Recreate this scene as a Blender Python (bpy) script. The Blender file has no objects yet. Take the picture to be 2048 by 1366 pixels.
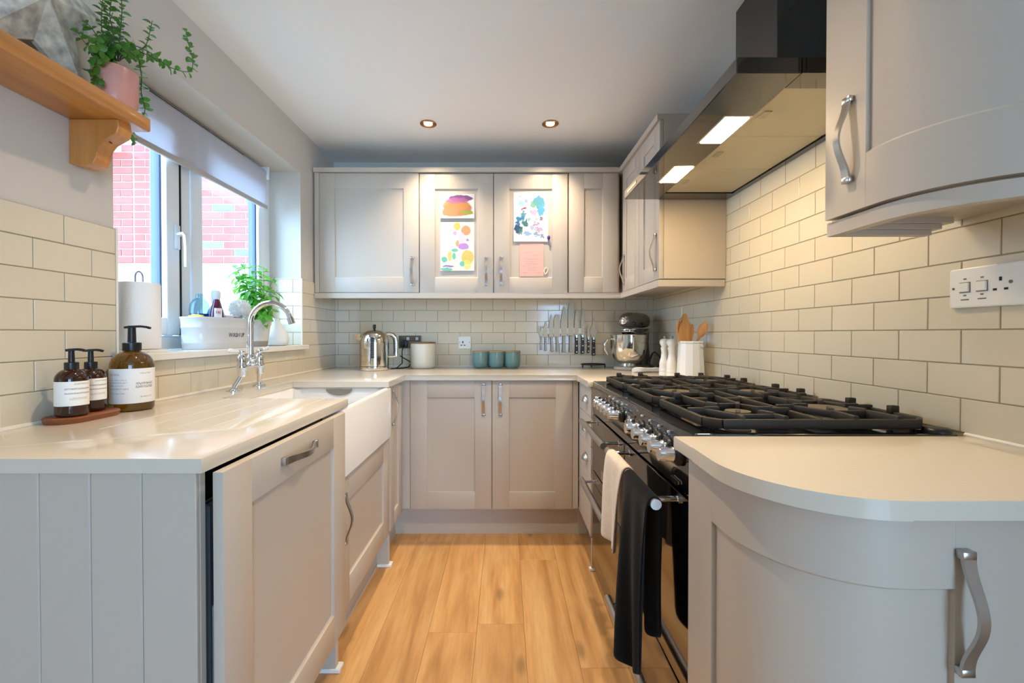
import bpy, bmesh, math, random
from mathutils import Vector, Matrix
R = math.radians
random.seed(7)
scn = bpy.context.scene
col = scn.collection

# ------------------------------------------------------------------ camera
CAM_Z = 1.13
F_PX = 862.0
cd = bpy.data.cameras.new('camera')
cam = bpy.data.objects.new('camera', cd)
col.objects.link(cam)
cam.location = (0, 0, CAM_Z)
cam.rotation_euler = (R(90 - 0.6), 0, 0)
cd.sensor_width = 36.0
cd.lens = F_PX / 2048 * 36.0
cd.shift_x = 14 / 2048          # the picture is centred a little right of and below the vanishing point
cd.shift_y = -6 / 2048
cd.clip_start = 0.02
scn.camera = cam

# ------------------------------------------------------------------ world (overcast sky)
w = bpy.data.worlds.new('world'); scn.world = w; w.use_nodes = True
bg = w.node_tree.nodes['Background']
bg.inputs[0].default_value = (0.43, 0.68, 1.0, 1)
bg.inputs[1].default_value = 17.0

# ------------------------------------------------------------------ view
vs = scn.view_settings
vs.view_transform = 'Standard'; vs.look = 'None'; vs.gamma = 1; vs.use_curve_mapping = False
vs.exposure = 0.12
DOWN_W = 50.0       # watts per ceiling downlight
HOOD_E = 82.0       # hood lens emission

# room numbers (metres)
XL, XR, YB, ZC = -1.17, 1.02, 2.97, 2.31       # tile faces and ceiling
WT, WB = 0.905, 0.877                           # worktop top / underside
YF = -3.2                                       # far end of the room behind the camera
WY0, WY1, WZ0, WZ1 = 1.30, 2.49, 1.067, 2.06    # window opening in the left wall
WX = -1.356                                     # window inner face

def portal(name, loc, rot, sx, sy):      # a portal gives no light: it only tells the renderer where the sky shows in
    l = bpy.data.lights.new(name, 'AREA'); l.shape = 'RECTANGLE'; l.size = sx; l.size_y = sy
    l.cycles.is_portal = True
    o = bpy.data.objects.new(name, l); col.objects.link(o)
    o.location = loc; o.rotation_euler = rot
portal('kitchen_window_portal', (-1.45, (WY0 + WY1) / 2, (WZ0 + WZ1) / 2), (0, R(-90), 0), WZ1 - WZ0, WY1 - WY0)
portal('garden_door_offscreen', (1.65, YF - 0.10, 1.04), (R(90), 0, 0), 1.90, 2.04)

# ------------------------------------------------------------------ materials
def lin(c):
    if isinstance(c, str):
        c = c.lstrip('#'); c = [int(c[i:i + 2], 16) / 255 for i in (0, 2, 4)]
        c = [x / 12.92 if x <= 0.04045 else ((x + 0.055) / 1.055) ** 2.4 for x in c]
    return (c[0], c[1], c[2], 1)

def M(name, c, rough=0.5, metal=0.0, var=0.0, vs_=6.0, bump=0.0, bs=60.0, coat=0.0, trans=0.0, ior=1.45,
      spec=0.5, emit=0.0, emc=None, stretch=None, rnd=0.0, sheen=0.0, subs=0.0):
    m = bpy.data.materials.new(name); m.use_nodes = True
    nt = m.node_tree; p = nt.nodes['Principled BSDF']
    c = lin(c)
    p.inputs['Base Color'].default_value = c
    p.inputs['Roughness'].default_value = rough
    p.inputs['Metallic'].default_value = metal
    p.inputs['IOR'].default_value = ior
    p.inputs['Specular IOR Level'].default_value = spec
    p.inputs['Coat Weight'].default_value = coat
    p.inputs['Coat Roughness'].default_value = 0.05
    p.inputs['Transmission Weight'].default_value = trans
    p.inputs['Sheen Weight'].default_value = sheen
    if emit:
        p.inputs['Emission Color'].default_value = lin(emc or c)
        p.inputs['Emission Strength'].default_value = emit
    tc = None
    def coord():
        nonlocal tc
        if tc is None:
            t = nt.nodes.new('ShaderNodeTexCoord'); mp = nt.nodes.new('ShaderNodeMapping')
            nt.links.new(t.outputs['Object'], mp.inputs[0])
            if stretch: mp.inputs['Scale'].default_value = stretch
            tc = mp.outputs[0]
        return tc
    src = None
    if var:
        n = nt.nodes.new('ShaderNodeTexNoise'); n.inputs['Scale'].default_value = vs_; n.inputs['Detail'].default_value = 4
        nt.links.new(coord(), n.inputs['Vector'])
        mr = nt.nodes.new('ShaderNodeMapRange')
        mr.inputs[1].default_value = 0.25; mr.inputs[2].default_value = 0.75
        mr.inputs[3].default_value = 1 - var; mr.inputs[4].default_value = 1 + var
        nt.links.new(n.outputs['Fac'], mr.inputs[0])
        src = mr.outputs[0]
    if rnd:
        oi = nt.nodes.new('ShaderNodeObjectInfo'); mr = nt.nodes.new('ShaderNodeMapRange')
        mr.inputs[3].default_value = 1 - rnd; mr.inputs[4].default_value = 1 + rnd
        nt.links.new(oi.outputs['Random'], mr.inputs[0])
        if src is None: src = mr.outputs[0]
        else:
            mu = nt.nodes.new('ShaderNodeMath'); mu.operation = 'MULTIPLY'
            nt.links.new(src, mu.inputs[0]); nt.links.new(mr.outputs[0], mu.inputs[1]); src = mu.outputs[0]
    if src is not None:
        hs = nt.nodes.new('ShaderNodeHueSaturation'); hs.inputs['Color'].default_value = c
        nt.links.new(src, hs.inputs['Value']); nt.links.new(hs.outputs[0], p.inputs['Base Color'])
    if bump:
        n = nt.nodes.new('ShaderNodeTexNoise'); n.inputs['Scale'].default_value = bs; n.inputs['Detail'].default_value = 3
        nt.links.new(coord(), n.inputs['Vector'])
        b = nt.nodes.new('ShaderNodeBump'); b.inputs['Strength'].default_value = bump; b.inputs['Distance'].default_value = 0.004
        nt.links.new(n.outputs['Fac'], b.inputs['Height']); nt.links.new(b.outputs[0], p.inputs['Normal'])
    return m

def wood(name, c1, c2, c3, axis='Y', rough=0.45, scale=1.0, knots=0.0, per_object=True, coat=0.0):
    """wood grain running along an axis; colour shifts from piece to piece"""
    m = bpy.data.materials.new(name); m.use_nodes = True
    nt = m.node_tree; p = nt.nodes['Principled BSDF']; N = nt.nodes.new; L = nt.links.new
    p.inputs['Roughness'].default_value = rough; p.inputs['Coat Weight'].default_value = coat
    t = N('ShaderNodeTexCoord'); oi = N('ShaderNodeObjectInfo')
    vm = N('ShaderNodeVectorMath'); vm.operation = 'ADD'
    sc = N('ShaderNodeVectorMath'); sc.operation = 'SCALE'; sc.inputs[0].default_value = (7.3, 11.1, 5.7)
    L(oi.outputs['Random'], sc.inputs['Scale']); L(t.outputs['Object'], vm.inputs[0]); L(sc.outputs[0], vm.inputs[1])
    mp = N('ShaderNodeMapping'); s = {'X': (0.09, 1, 1), 'Y': (1, 0.09, 1), 'Z': (1, 1, 0.09)}[axis]
    mp.inputs['Scale'].default_value = [x * scale for x in s]; L(vm.outputs[0], mp.inputs[0])
    n1 = N('ShaderNodeTexNoise'); n1.inputs['Scale'].default_value = 14; n1.inputs['Detail'].default_value = 6
    n1.inputs['Distortion'].default_value = 0.6
    n2 = N('ShaderNodeTexNoise'); n2.inputs['Scale'].default_value = 90; n2.inputs['Detail'].default_value = 4
    L(mp.outputs[0], n1.inputs['Vector']); L(mp.outputs[0], n2.inputs['Vector'])
    r1 = N('ShaderNodeValToRGB'); e = r1.color_ramp.elements
    e[0].position = 0.30; e[0].color = lin(c3); e[1].position = 0.72; e[1].color = lin(c2)
    k = e.new(0.48); k.color = lin(c1)
    L(n1.outputs['Fac'], r1.inputs[0])
    mr = N('ShaderNodeMapRange'); mr.inputs[1].default_value = 0.3; mr.inputs[2].default_value = 0.7
    mr.inputs[3].default_value = 0.90; mr.inputs[4].default_value = 1.07; L(n2.outputs['Fac'], mr.inputs[0])
    hs = N('ShaderNodeHueSaturation'); L(r1.outputs[0], hs.inputs['Color'])
    val = mr.outputs[0]
    if per_object:
        m2 = N('ShaderNodeMapRange'); m2.inputs[3].default_value = 0.90; m2.inputs[4].default_value = 1.10
        L(oi.outputs['Random'], m2.inputs[0])
        mu = N('ShaderNodeMath'); mu.operation = 'MULTIPLY'; L(val, mu.inputs[0]); L(m2.outputs[0], mu.inputs[1]); val = mu.outputs[0]
    if knots:
        mk = N('ShaderNodeMapping'); mk.inputs['Scale'].default_value = [x * 3.2 if x > .5 else 0.35 * 3.2 for x in s]; L(vm.outputs[0], mk.inputs[0])
        vo = N('ShaderNodeTexVoronoi'); vo.voronoi_dimensions = '2D'; vo.inputs['Scale'].default_value = knots; L(mk.outputs[0], vo.inputs['Vector'])
        m3 = N('ShaderNodeMapRange'); m3.interpolation_type = 'SMOOTHSTEP'
        m3.inputs[1].default_value = 0.01; m3.inputs[2].default_value = 0.055
        m3.inputs[3].default_value = 0.58; m3.inputs[4].default_value = 1.0; L(vo.outputs['Distance'], m3.inputs[0])
        mu = N('ShaderNodeMath'); mu.operation = 'MULTIPLY'; L(val, mu.inputs[0]); L(m3.outputs[0], mu.inputs[1]); val = mu.outputs[0]
    L(val, hs.inputs['Value']); L(hs.outputs[0], p.inputs['Base Color'])
    return m

def clear(name, tint=(1, 1, 1), refl=0.04, rough=0.0):
    """thin clear sheet: see-through with a fresnel reflection"""
    m = bpy.data.materials.new(name); m.use_nodes = True
    nt = m.node_tree; nt.nodes.clear(); N = nt.nodes.new; L = nt.links.new
    o = N('ShaderNodeOutputMaterial'); mx = N('ShaderNodeMixShader'); tr = N('ShaderNodeBsdfTransparent')
    gl = N('ShaderNodeBsdfGlossy'); lw = N('ShaderNodeLayerWeight'); lw.inputs[0].default_value = 0.5
    pw = N('ShaderNodeMath'); pw.operation = 'POWER'; pw.inputs[1].default_value = 5.0
    fr = N('ShaderNodeMath'); fr.operation = 'MULTIPLY_ADD'; fr.inputs[1].default_value = 0.8; fr.inputs[2].default_value = refl
    L(lw.outputs['Facing'], pw.inputs[0]); L(pw.outputs[0], fr.inputs[0])
    tr.inputs[0].default_value = lin(tint); gl.inputs['Roughness'].default_value = rough
    L(fr.outputs[0], mx.inputs[0]); L(tr.outputs[0], mx.inputs[1]); L(gl.outputs[0], mx.inputs[2]); L(mx.outputs[0], o.inputs[0])
    return m

PAINT = M('cabinet_paint', '#bfb3a4', 0.42, var=0.012, vs_=3, bump=0.02, bs=220)
WALLP = M('wall_paint', '#cdc4b8', 0.75, var=0.01, bump=0.05, bs=160)
CEILP = M('ceiling_paint', '#f1eeea', 0.8, bump=0.05, bs=140)
WHITEP = M('white_upvc', '#e8ecee', 0.3)
DARKFOIL = M('anthracite_foil', '#3b4658', 0.35)
GASKET = M('black_gasket', '#15161a', 0.6)
TILE = M('cream_glazed_tile', '#d7cbb2', 0.16, var=0.012, vs_=9, bump=0.03, bs=12, rnd=0.022, coat=0.25)
GROUT = M('grout', '#a8997e', 0.85, bump=0.1, bs=300)
SEAL = M('white_sealant', '#e9e3d6', 0.35)
QUARTZ = M('cream_quartz', '#d2c7b5', 0.16, var=0.018, vs_=160, coat=0.12)
CERAMIC = M('white_ceramic', '#eceae6', 0.12, coat=0.5)
CHROME = M('chrome', '#e2e2e4', 0.05, 1.0)
STEEL = M('brushed_steel', '#bdbab6', 0.30, 1.0, bump=0.03, bs=180, stretch=(1, 1, 0.08))
POLISH = M('polished_steel', '#d8d4cc', 0.09, 1.0)
BLACKG = M('black_gloss_enamel', '#0a0a0b', 0.07, coat=0.6)
BLACKS = M('black_satin', '#141414', 0.35)
IRON = M('cast_iron', '#292218', 0.55, bump=0.12, bs=260)
DARKV = M('dark_void', '#0b0b0c', 0.7)
FLOORW = wood('oak_floor', '#c2925a', '#d2a972', '#a67844', 'Y', 0.38, 1.0, knots=0.7, coat=0.1)
PINE = wood('orange_pine', '#c98a45', '#d99c55', '#b27333', 'Y', 0.4, 0.9, coat=0.2)
PINEZ = wood('orange_pine_bracket', '#bd7d3f', '#cd8f4e', '#a4682f', 'Z', 0.4, 0.9, coat=0.2)
SPOONW = wood('spoon_wood', '#b9834a', '#c99458', '#9a6734', 'Z', 0.55, 2.0)
LIDW = wood('dark_lid_wood', '#8d6238', '#a2743f', '#75502c', 'X', 0.5, 2.0)
TRAYW = wood('acacia_tray', '#7d4526', '#92532e', '#60341c', 'Y', 0.4, 2.0)
PLASTW = M('white_plastic', '#e9e6df', 0.28)
GREYM = M('grey_marks', '#6f6a62', 0.6)
REDM = M('brown_screw', '#6b4a3a', 0.5)
GLASS = clear('window_glass', (0.96, 0.985, 1.0))

# ------------------------------------------------------------------ mesh helpers
OFF = {}
def V(*a): return Vector(a)

class G:
    def __init__(s): s.bm = bmesh.new(); s.round = False
    def box(s, x0, x1, y0, y1, z0, z1, bev=0.0, seg=1, m=None):
        if x0 > x1: x0, x1 = x1, x0
        if y0 > y1: y0, y1 = y1, y0
        if z0 > z1: z0, z1 = z1, z0
        p = [(x, y, z) for x in (x0, x1) for y in (y0, y1) for z in (z0, z1)]
        v = [s.bm.verts.new(m @ V(*q) if m else q) for q in p]
        f = [(0, 1, 3, 2), (4, 6, 7, 5), (0, 4, 5, 1), (2, 3, 7, 6), (0, 2, 6, 4), (1, 5, 7, 3)]
        fs = [s.bm.faces.new([v[i] for i in q]) for q in f]
        if bev:
            es = list({e for q in fs for e in q.edges})
            bmesh.ops.bevel(s.bm, geom=es, offset=bev, segments=seg, profile=0.5, affect='EDGES', clamp_overlap=True)
        return s
    def prism(s, pts, vec, bev=0.0, seg=2):
        vec = Vector(vec); n = len(pts)
        a = [s.bm.verts.new(Vector(p)) for p in pts]
        b = [s.bm.verts.new(Vector(p) + vec) for p in pts]
        fa = s.bm.faces.new(a[::-1]); fb = s.bm.faces.new(b)
        sides = [s.bm.faces.new([a[i], a[(i + 1) % n], b[(i + 1) % n], b[i]]) for i in range(n)]
        if bev:
            es = list(set(fa.edges) | set(fb.edges))
            bmesh.ops.bevel(s.bm, geom=es, offset=bev, segments=seg, profile=0.5, affect='EDGES', clamp_overlap=True)
        return s
    def poly(s, pts, z0, z1, bev=0.0, seg=2):
        return s.prism([(x, y, z0) for x, y in pts], (0, 0, z1 - z0), bev, seg)
    def ring(s, c, a, b, r, n):
        return [s.bm.verts.new(c + a * (math.cos(2 * math.pi * i / n) * r) + b * (math.sin(2 * math.pi * i / n) * r)) for i in range(n)]
    def bridge(s, r0, r1):
        n = len(r0)
        for i in range(n): s.bm.faces.new([r0[i], r0[(i + 1) % n], r1[(i + 1) % n], r1[i]])
    def cyl(s, p0, p1, r0, r1=None, n=16):
        return s.tube([p0, p1], [r0, r0 if r1 is None else r1], n)
    def tube(s, pts, r, n=8, closed=False, cap=True):
        s.round = True
        pts = [Vector(p) for p in pts]; k = len(pts)
        rr = r if isinstance(r, (list, tuple)) else [r] * k
        t0 = (pts[1] - pts[0]).normalized()
        a = t0.orthogonal().normalized(); rings = []
        for i in range(k):
            if closed: t = (pts[(i + 1) % k] - pts[i - 1]).normalized()
            else: t = (pts[min(i + 1, k - 1)] - pts[max(i - 1, 0)]).normalized()
            a = (a - t * a.dot(t)).normalized(); b = t.cross(a)
            rings.append(s.ring(pts[i], a, b, rr[i], n))
        for i in range(k - 1): s.bridge(rings[i], rings[i + 1])
        if closed: s.bridge(rings[-1], rings[0])
        elif cap:
            s.bm.faces.new(rings[0][::-1]); s.bm.faces.new(rings[-1])
        return s
    def lathe(s, prof, c=(0, 0, 0), n=32, m=None, sx=1.0, sy=1.0):
        s.round = True
        c = Vector(c); rings = []
        for r, z in prof:
            if r < 1e-5:
                q = c + V(0, 0, z); rings.append([s.bm.verts.new(m @ q if m else q)])
            else:
                ring = []
                for i in range(n):
                    q = c + V(math.cos(2 * math.pi * i / n) * r * sx, math.sin(2 * math.pi * i / n) * r * sy, z)
                    ring.append(s.bm.verts.new(m @ q if m else q))
                rings.append(ring)
        for r0, r1 in zip(rings, rings[1:]):
            if len(r0) == 1 and len(r1) == 1: continue
            if len(r0) == 1:
                for i in range(n): s.bm.faces.new([r0[0], r1[(i + 1) % n], r1[i]])
            elif len(r1) == 1:
                for i in range(n): s.bm.faces.new([r0[i], r0[(i + 1) % n], r1[0]])
            else: s.bridge(r0, r1)
        if len(rings[0]) > 1: s.bm.faces.new(rings[0][::-1])
        if len(rings[-1]) > 1: s.bm.faces.new(rings[-1])
        return s
    def loft(s, rings, cap=True):
        """rings: lists of points, all the same length"""
        s.round = True
        rv = [[s.bm.verts.new(Vector(p)) for p in r] for r in rings]
        for a, b in zip(rv, rv[1:]): s.bridge(a, b)
        if cap: s.bm.faces.new(rv[0][::-1]); s.bm.faces.new(rv[-1])
        return s
    def strap(s, pts, ws, t, side=(1, 0, 0)):
        """rectangular bar along pts; ws widths along side, t thickness"""
        side = Vector(side); pts = [Vector(p) for p in pts]; k = len(pts); rings = []
        for i in range(k):
            tg = (pts[min(i + 1, k - 1)] - pts[max(i - 1, 0)]).normalized(); nn = side.cross(tg).normalized()
            wv = side * (ws[i] / 2); tv = nn * (t / 2)
            rings.append([pts[i] - wv - tv, pts[i] + wv - tv, pts[i] + wv + tv, pts[i] - wv + tv])
        return s.loft(rings)
    def sphere(s, c, r, u=16, v=10):
        if not isinstance(r, (tuple, list)): r = (r, r, r)
        prof = [(math.sin(math.pi * i / v), -math.cos(math.pi * i / v)) for i in range(v + 1)]
        mm = Matrix.Translation(Vector(c)) @ Matrix.Diagonal((r[0], r[1], r[2], 1))
        return s.lathe([(p[0] if 0 < i < v else 0, p[1]) for i, p in enumerate(prof)], (0, 0, 0), u, mm)
    def grid(s, f, nu, nv):
        vv = [[s.bm.verts.new(Vector(f(i / nu, j / nv))) for j in range(nv + 1)] for i in range(nu + 1)]
        for i in range(nu):
            for j in range(nv): s.bm.faces.new([vv[i][j], vv[i + 1][j], vv[i + 1][j + 1], vv[i][j + 1]])
        return s
    def mesh(s, name, off=None, sharp=None, recalc=True):
        if sharp is None: sharp = 46 if s.round else 22
        if recalc: bmesh.ops.recalc_face_normals(s.bm, faces=s.bm.faces)
        me = bpy.data.meshes.new(name); s.bm.to_mesh(me); s.bm.free()
        if off is not None: me.transform(Matrix.Translation(-Vector(off)))
        if len(me.polygons):
            me.polygons.foreach_set('use_smooth', [True] * len(me.polygons))
            me.set_sharp_from_angle(angle=R(sharp))
        return me
    def obj(s, name, mat, parent=None, world=True, origin=None, sharp=None, label=None, recalc=True):
        if parent is not None: off = OFF[parent] if world else V(0, 0, 0)
        else: off = Vector(origin) if origin else V(0, 0, 0)
        me = s.mesh(name, off, sharp, recalc); me.materials.append(mat)
        o = bpy.data.objects.new(name, me); col.objects.link(o)
        if parent is not None: o.parent = parent; OFF[o] = off
        else: o.location = off; OFF[o] = off
        if label: o['label'] = label
        return o

def inst(name, me, parent=None, loc=(0, 0, 0), rz=0.0, rot=None, mat4=None, label=None):
    """another object on shared mesh data; loc in the parent's frame"""
    o = bpy.data.objects.new(name, me); col.objects.link(o)
    if parent is not None: o.parent = parent
    if mat4 is not None: o.matrix_local = mat4
    else:
        o.location = loc; o.rotation_euler = rot if rot else (0, 0, rz)
    if label: o['label'] = label
    return o

def tag(o, label, cat, group=None):
    o['label'] = label; o['category'] = cat
    if group: o['group'] = group
    return o
def thing(name, label, cat, loc, rz=0.0, group=None):
    o = bpy.data.objects.new(name, None); col.objects.link(o)
    o.location = loc; o.rotation_euler = (0, 0, rz); o.empty_display_size = 0.05
    OFF[o] = Vector(loc)
    return tag(o, label, cat, group)
def struct(o): o['kind'] = 'structure'; return o
def at(px, py, Y):
    """a real point at depth Y that shows at this place in the photograph"""
    return V((px - 1010) * Y / F_PX, Y, CAM_Z + (668 - py) * Y / F_PX)

def text_mesh(txt, size, extrude=0.0004, sx=1.0):
    cu = bpy.data.curves.new('lettering', 'FONT'); cu.body = txt; cu.size = size; cu.extrude = extrude
    cu.align_x = 'CENTER'; cu.align_y = 'CENTER'; cu.resolution_u = 3
    o = bpy.data.objects.new('lettering', cu); col.objects.link(o)
    dg = bpy.context.evaluated_depsgraph_get(); dg.update()
    me = bpy.data.meshes.new_from_object(o.evaluated_get(dg))
    bpy.data.objects.remove(o); bpy.data.curves.remove(cu)
    me.transform(Matrix.Diagonal((sx, 1, 1, 1)))
    return me

def boolean_diff(o, cutters):
    for c in cutters:
        md = o.modifiers.new('cut', 'BOOLEAN'); md.operation = 'DIFFERENCE'; md.object = c; md.solver = 'EXACT'
    dg = bpy.context.evaluated_depsgraph_get(); dg.update()
    me = bpy.data.meshes.new_from_object(o.evaluated_get(dg))
    o.modifiers.clear(); old = o.data; o.data = me; bpy.data.meshes.remove(old)
    for c in cutters:
        d = c.data; bpy.data.objects.remove(c); bpy.data.meshes.remove(d)
    me.polygons.foreach_set('use_smooth', [True] * len(me.polygons)); me.set_sharp_from_angle(angle=R(30))

# ================================================================== THE ROOM
# floor with planks
g = G(); g.box(-1.6, 3.0, YF - 0.1, 3.1, -0.12, -0.006)
floor = struct(g.obj('floor', M('floor_underlay', '#6b4d2c', 0.8)))
PWD = 0.182
cache = {}
def plank(x0, x1, y0, y1):
    key = (round(x1 - x0, 4), round(y1 - y0, 4))
    if key not in cache:
        q = G(); q.box(-key[0] / 2 + .0003, key[0] / 2 - .0003, -key[1] / 2 + .0003, key[1] / 2 - .0003, -0.005, 0, 0.0007)
        me = q.mesh('plank'); me.materials.append(FLOORW); cache[key] = me
    inst('plank', cache[key], floor, ((x0 + x1) / 2, (y0 + y1) / 2, 0))
rr = random.Random(3)
for i in range(20):
    x0 = -1.20 + i * PWD
    if x0 > 2.9: break
    y = YF - rr.random() * 0.9
    while y < 3.0:
        y1 = y + 1.22
        a, b = max(y, YF), min(y1, 2.99)
        if b - a > 0.03: plank(x0, x0 + PWD, a, b)
        y = y1

g = G(); g.box(-1.6, 3.0, YF - 0.1, 3.2, ZC, ZC + 0.12)
ceiling = struct(g.obj('ceiling', CEILP))

# walls
PX = XL - 0.008                      # plaster face of the left wall
wall_left = struct(G().box(-1.47, PX, YF - 0.1, WY0, 0, ZC).box(-1.47, PX, WY1, 3.2, 0, ZC)
                   .box(-1.47, PX, WY0, WY1, 0, WZ0 - 0.025).box(-1.47, PX, WY0, WY1, WZ1, ZC).obj('wall_left', WALLP))
wall_back = struct(G().box(-1.47, 1.3, YB + 0.008, 3.2, 0, ZC).obj('wall_back', WALLP))
wall_right = struct(G().box(XR + 0.008, 1.3, -0.6, 3.2, 0, ZC).box(1.3, 3.0, -0.6, -0.45, 0, ZC).box(2.9, 3.0, YF, -0.45, 0, ZC).obj('wall_right', WALLP))
wall_front = struct(G().box(-1.47, 0.70, YF - 0.12, YF, 0, ZC).box(2.60, 3.0, YF - 0.12, YF, 0, ZC).box(0.70, 2.60, YF - 0.12, YF, 2.06, ZC).obj('wall_front', WALLP))
# glazed garden door behind the camera
g = G()
for x in (0.70, 1.62, 2.54): g.box(x, x + 0.06, YF - 0.09, YF - 0.03, 0, 2.06)
g.box(0.70, 2.60, YF - 0.09, YF - 0.03, 2.00, 2.06).box(0.70, 2.60, YF - 0.09, YF - 0.03, 0, 0.06)
door_1 = struct(g.obj('door_1', WHITEP))
G().box(0.73, 2.57, YF - 0.064, YF - 0.060, 0.05, 2.01).obj('pane', GLASS, door_1)

# ---- wall tiles: real pieces, running bond
TW, TH, TZ = 0.1525, 0.0765, 0.910
tcache = {}
def tile_mesh(w_, h_):
    k = (round(w_, 3), round(h_, 3))
    if k not in tcache:
        q = G(); q.box(-k[0] / 2, k[0] / 2, 0.0, 0.006, -k[1] / 2, k[1] / 2, 0.0011, 1)
        me = q.mesh('tile', sharp=20); me.materials.append(TILE); tcache[k] = me
    return tcache[k]
def tiles(wall, rects, place, u_off):
    """rects in (u, z); place(u, z) -> (location, rz)"""
    JG = 0.0028
    umin = min(r[0] for r in rects); umax = max(r[1] for r in rects); zmax = max(r[3] for r in rects)
    row = 0
    while TZ + row * TH < zmax - 0.004:
        z0 = TZ + row * TH + JG / 2; z1 = z0 + TH - JG
        o = u_off + (TW / 2 if row % 2 else 0)
        k0 = math.floor((umin - o) / TW) - 1; k1 = math.ceil((umax - o) / TW) + 1
        for k in range(k0, k1):
            a = o + k * TW + JG / 2; b = a + TW - JG
            for (ra, rb, za, zb) in rects:
                c, d, e, f = max(a, ra), min(b, rb), max(z0, za), min(z1, zb)
                if d - c > 0.006 and f - e > 0.006:
                    loc, rz = place((c + d) / 2, (e + f) / 2)
                    inst('tile', tile_mesh(d - c, f - e), wall, loc, rz)
        row += 1
# back wall, faces -Y
G().box(XL - .004, XR + .004, YB + 0.0022, YB + 0.009, WB, 1.40).obj('grout', GROUT, wall_back)
tiles(wall_back, [(XL, XR, TZ, 1.395)], lambda u, z: ((u, YB, z), 0), -0.9215)
# right wall, faces -X
G().box(XR + 0.0022, XR + 0.009, 0.40, YB, WB, 1.4455).box(XR + 0.0022, XR + 0.009, 0.99, 2.02, 1.4455, 1.775).obj('grout', GROUT, wall_right)
tiles(wall_right, [(0.42, YB, TZ, 1.4455), (0.99, 2.02, 1.4455, 1.770)], lambda u, z: ((XR, u, z), R(-90)), 2.032)
# left wall, faces +X
G().box(PX - .001, XL - 0.0022, 0.40, WY0 - 0.001, WB, 1.4455).box(PX - .001, XL - 0.0022, WY1 + 0.001, YB, WB, 1.4455)\
   .box(PX - .001, XL - 0.0022, WY0 - .001, WY1 + .001, WB, WZ0 - 0.026).obj('grout', GROUT, wall_left)
tiles(wall_left, [(0.42, WY0 - 0.001, TZ, 1.4455), (WY1 + 0.001, YB, TZ, 1.4455), (WY0, WY1, TZ, WZ0 - 0.027)],
      lambda u, z: ((XL, u, z), R(90)), 1.30)
# window reveal, far side, faces -Y
G().box(WX + 0.012, XL, WY1 - 0.004, WY1 + 0.004, WZ0, 1.4455).obj('grout', GROUT, wall_left)
tiles(wall_left, [(WX + 0.012, XL - 0.001, WZ0 + 0.001, 1.4455)], lambda u, z: ((u, WY1 - 0.0064, z), 0), -1.222)
G().box(WX + 0.012, XL, WY0 - 0.004, WY0 + 0.004, WZ0, 1.4455).obj('grout', GROUT, wall_left)
# pale edging bead on the tile corner by the window
G().box(XL - 0.004, XL + 0.0015, WY1 - 0.008, WY1 + 0.002, WZ0, 1.449).box(WX + .012, XL + .001, WY1 - 0.0085, WY1, 1.4455, 1.450)\
   .box(XL - 0.004, XL + 0.0015, WY0 - 0.003, WY0 + 0.004, WZ0, 1.449).obj('edge_bead', SEAL, wall_left)
# sealant bead where the worktop meets the tiles
def bead(path, r=0.006):
    q = G(); q.tube(path, r, 6); return q
trim = struct(bead([(XL + .002, 0.776, WT + .002), (XL + .002, YB - .002, WT + .002), (XR - .002, YB - .002, WT + .002), (XR - .002, 2.04, WT + .002)]).obj('trim_1', SEAL))
trim = struct(bead([(XR - .002, 0.95, WT + .002), (XR - .002, 0.58, WT + .002)]).obj('trim_2', SEAL))

# ---- window sill, window, blind
g = G(); g.poly([(WX, WY0 + .002), (XL, WY0 + .002), (XL, WY0 - .015), (XL + .022, WY0 - .015), (XL + .022, WY1 + .035), (XL, WY1 + .035), (XL, WY1 - .002), (WX, WY1 - .002)], WZ0 - 0.025, WZ0, .003, 2)
sill = tag(g.obj('window_sill', M('white_gloss_sill', '#e6e1d6', 0.18), None, origin=(-1.26, 1.9, WZ0 - 0.025)), 'white gloss window sill above the worktop tiles', 'sill')

def wframe(y0, y1, z0, z1, wd, x0, x1, name, mat, parent, bev=0.004):
    q = G()
    q.box(x0, x1, y0, y0 + wd, z0, z1, bev, 2).box(x0, x1, y1 - wd, y1, z0, z1, bev, 2)
    q.box(x0, x1, y0 + wd - .002, y1 - wd + .002, z0, z0 + wd, bev, 2).box(x0, x1, y0 + wd - .002, y1 - wd + .002, z1 - wd, z1, bev, 2)
    return q.obj(name, mat, parent)
window_1 = struct(wframe(WY0, WY1, WZ0, WZ1, 0.055, WX - 0.03, WX, 'window_1', WHITEP, None))
wframe(WY0, WY1, WZ0, WZ1, 0.055, WX - 0.07, WX - 0.03, 'outer_frame', DARKFOIL, window_1)
G().box(WX - 0.03, WX, 1.795, 1.862, WZ0 + .05, WZ1 - .05, 0.004, 2).obj('mullion', WHITEP, window_1)
G().box(WX - 0.07, WX - 0.03, 1.80, 1.857, WZ0 + .05, WZ1 - .05).obj('outer_mullion', DARKFOIL, window_1)
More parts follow.
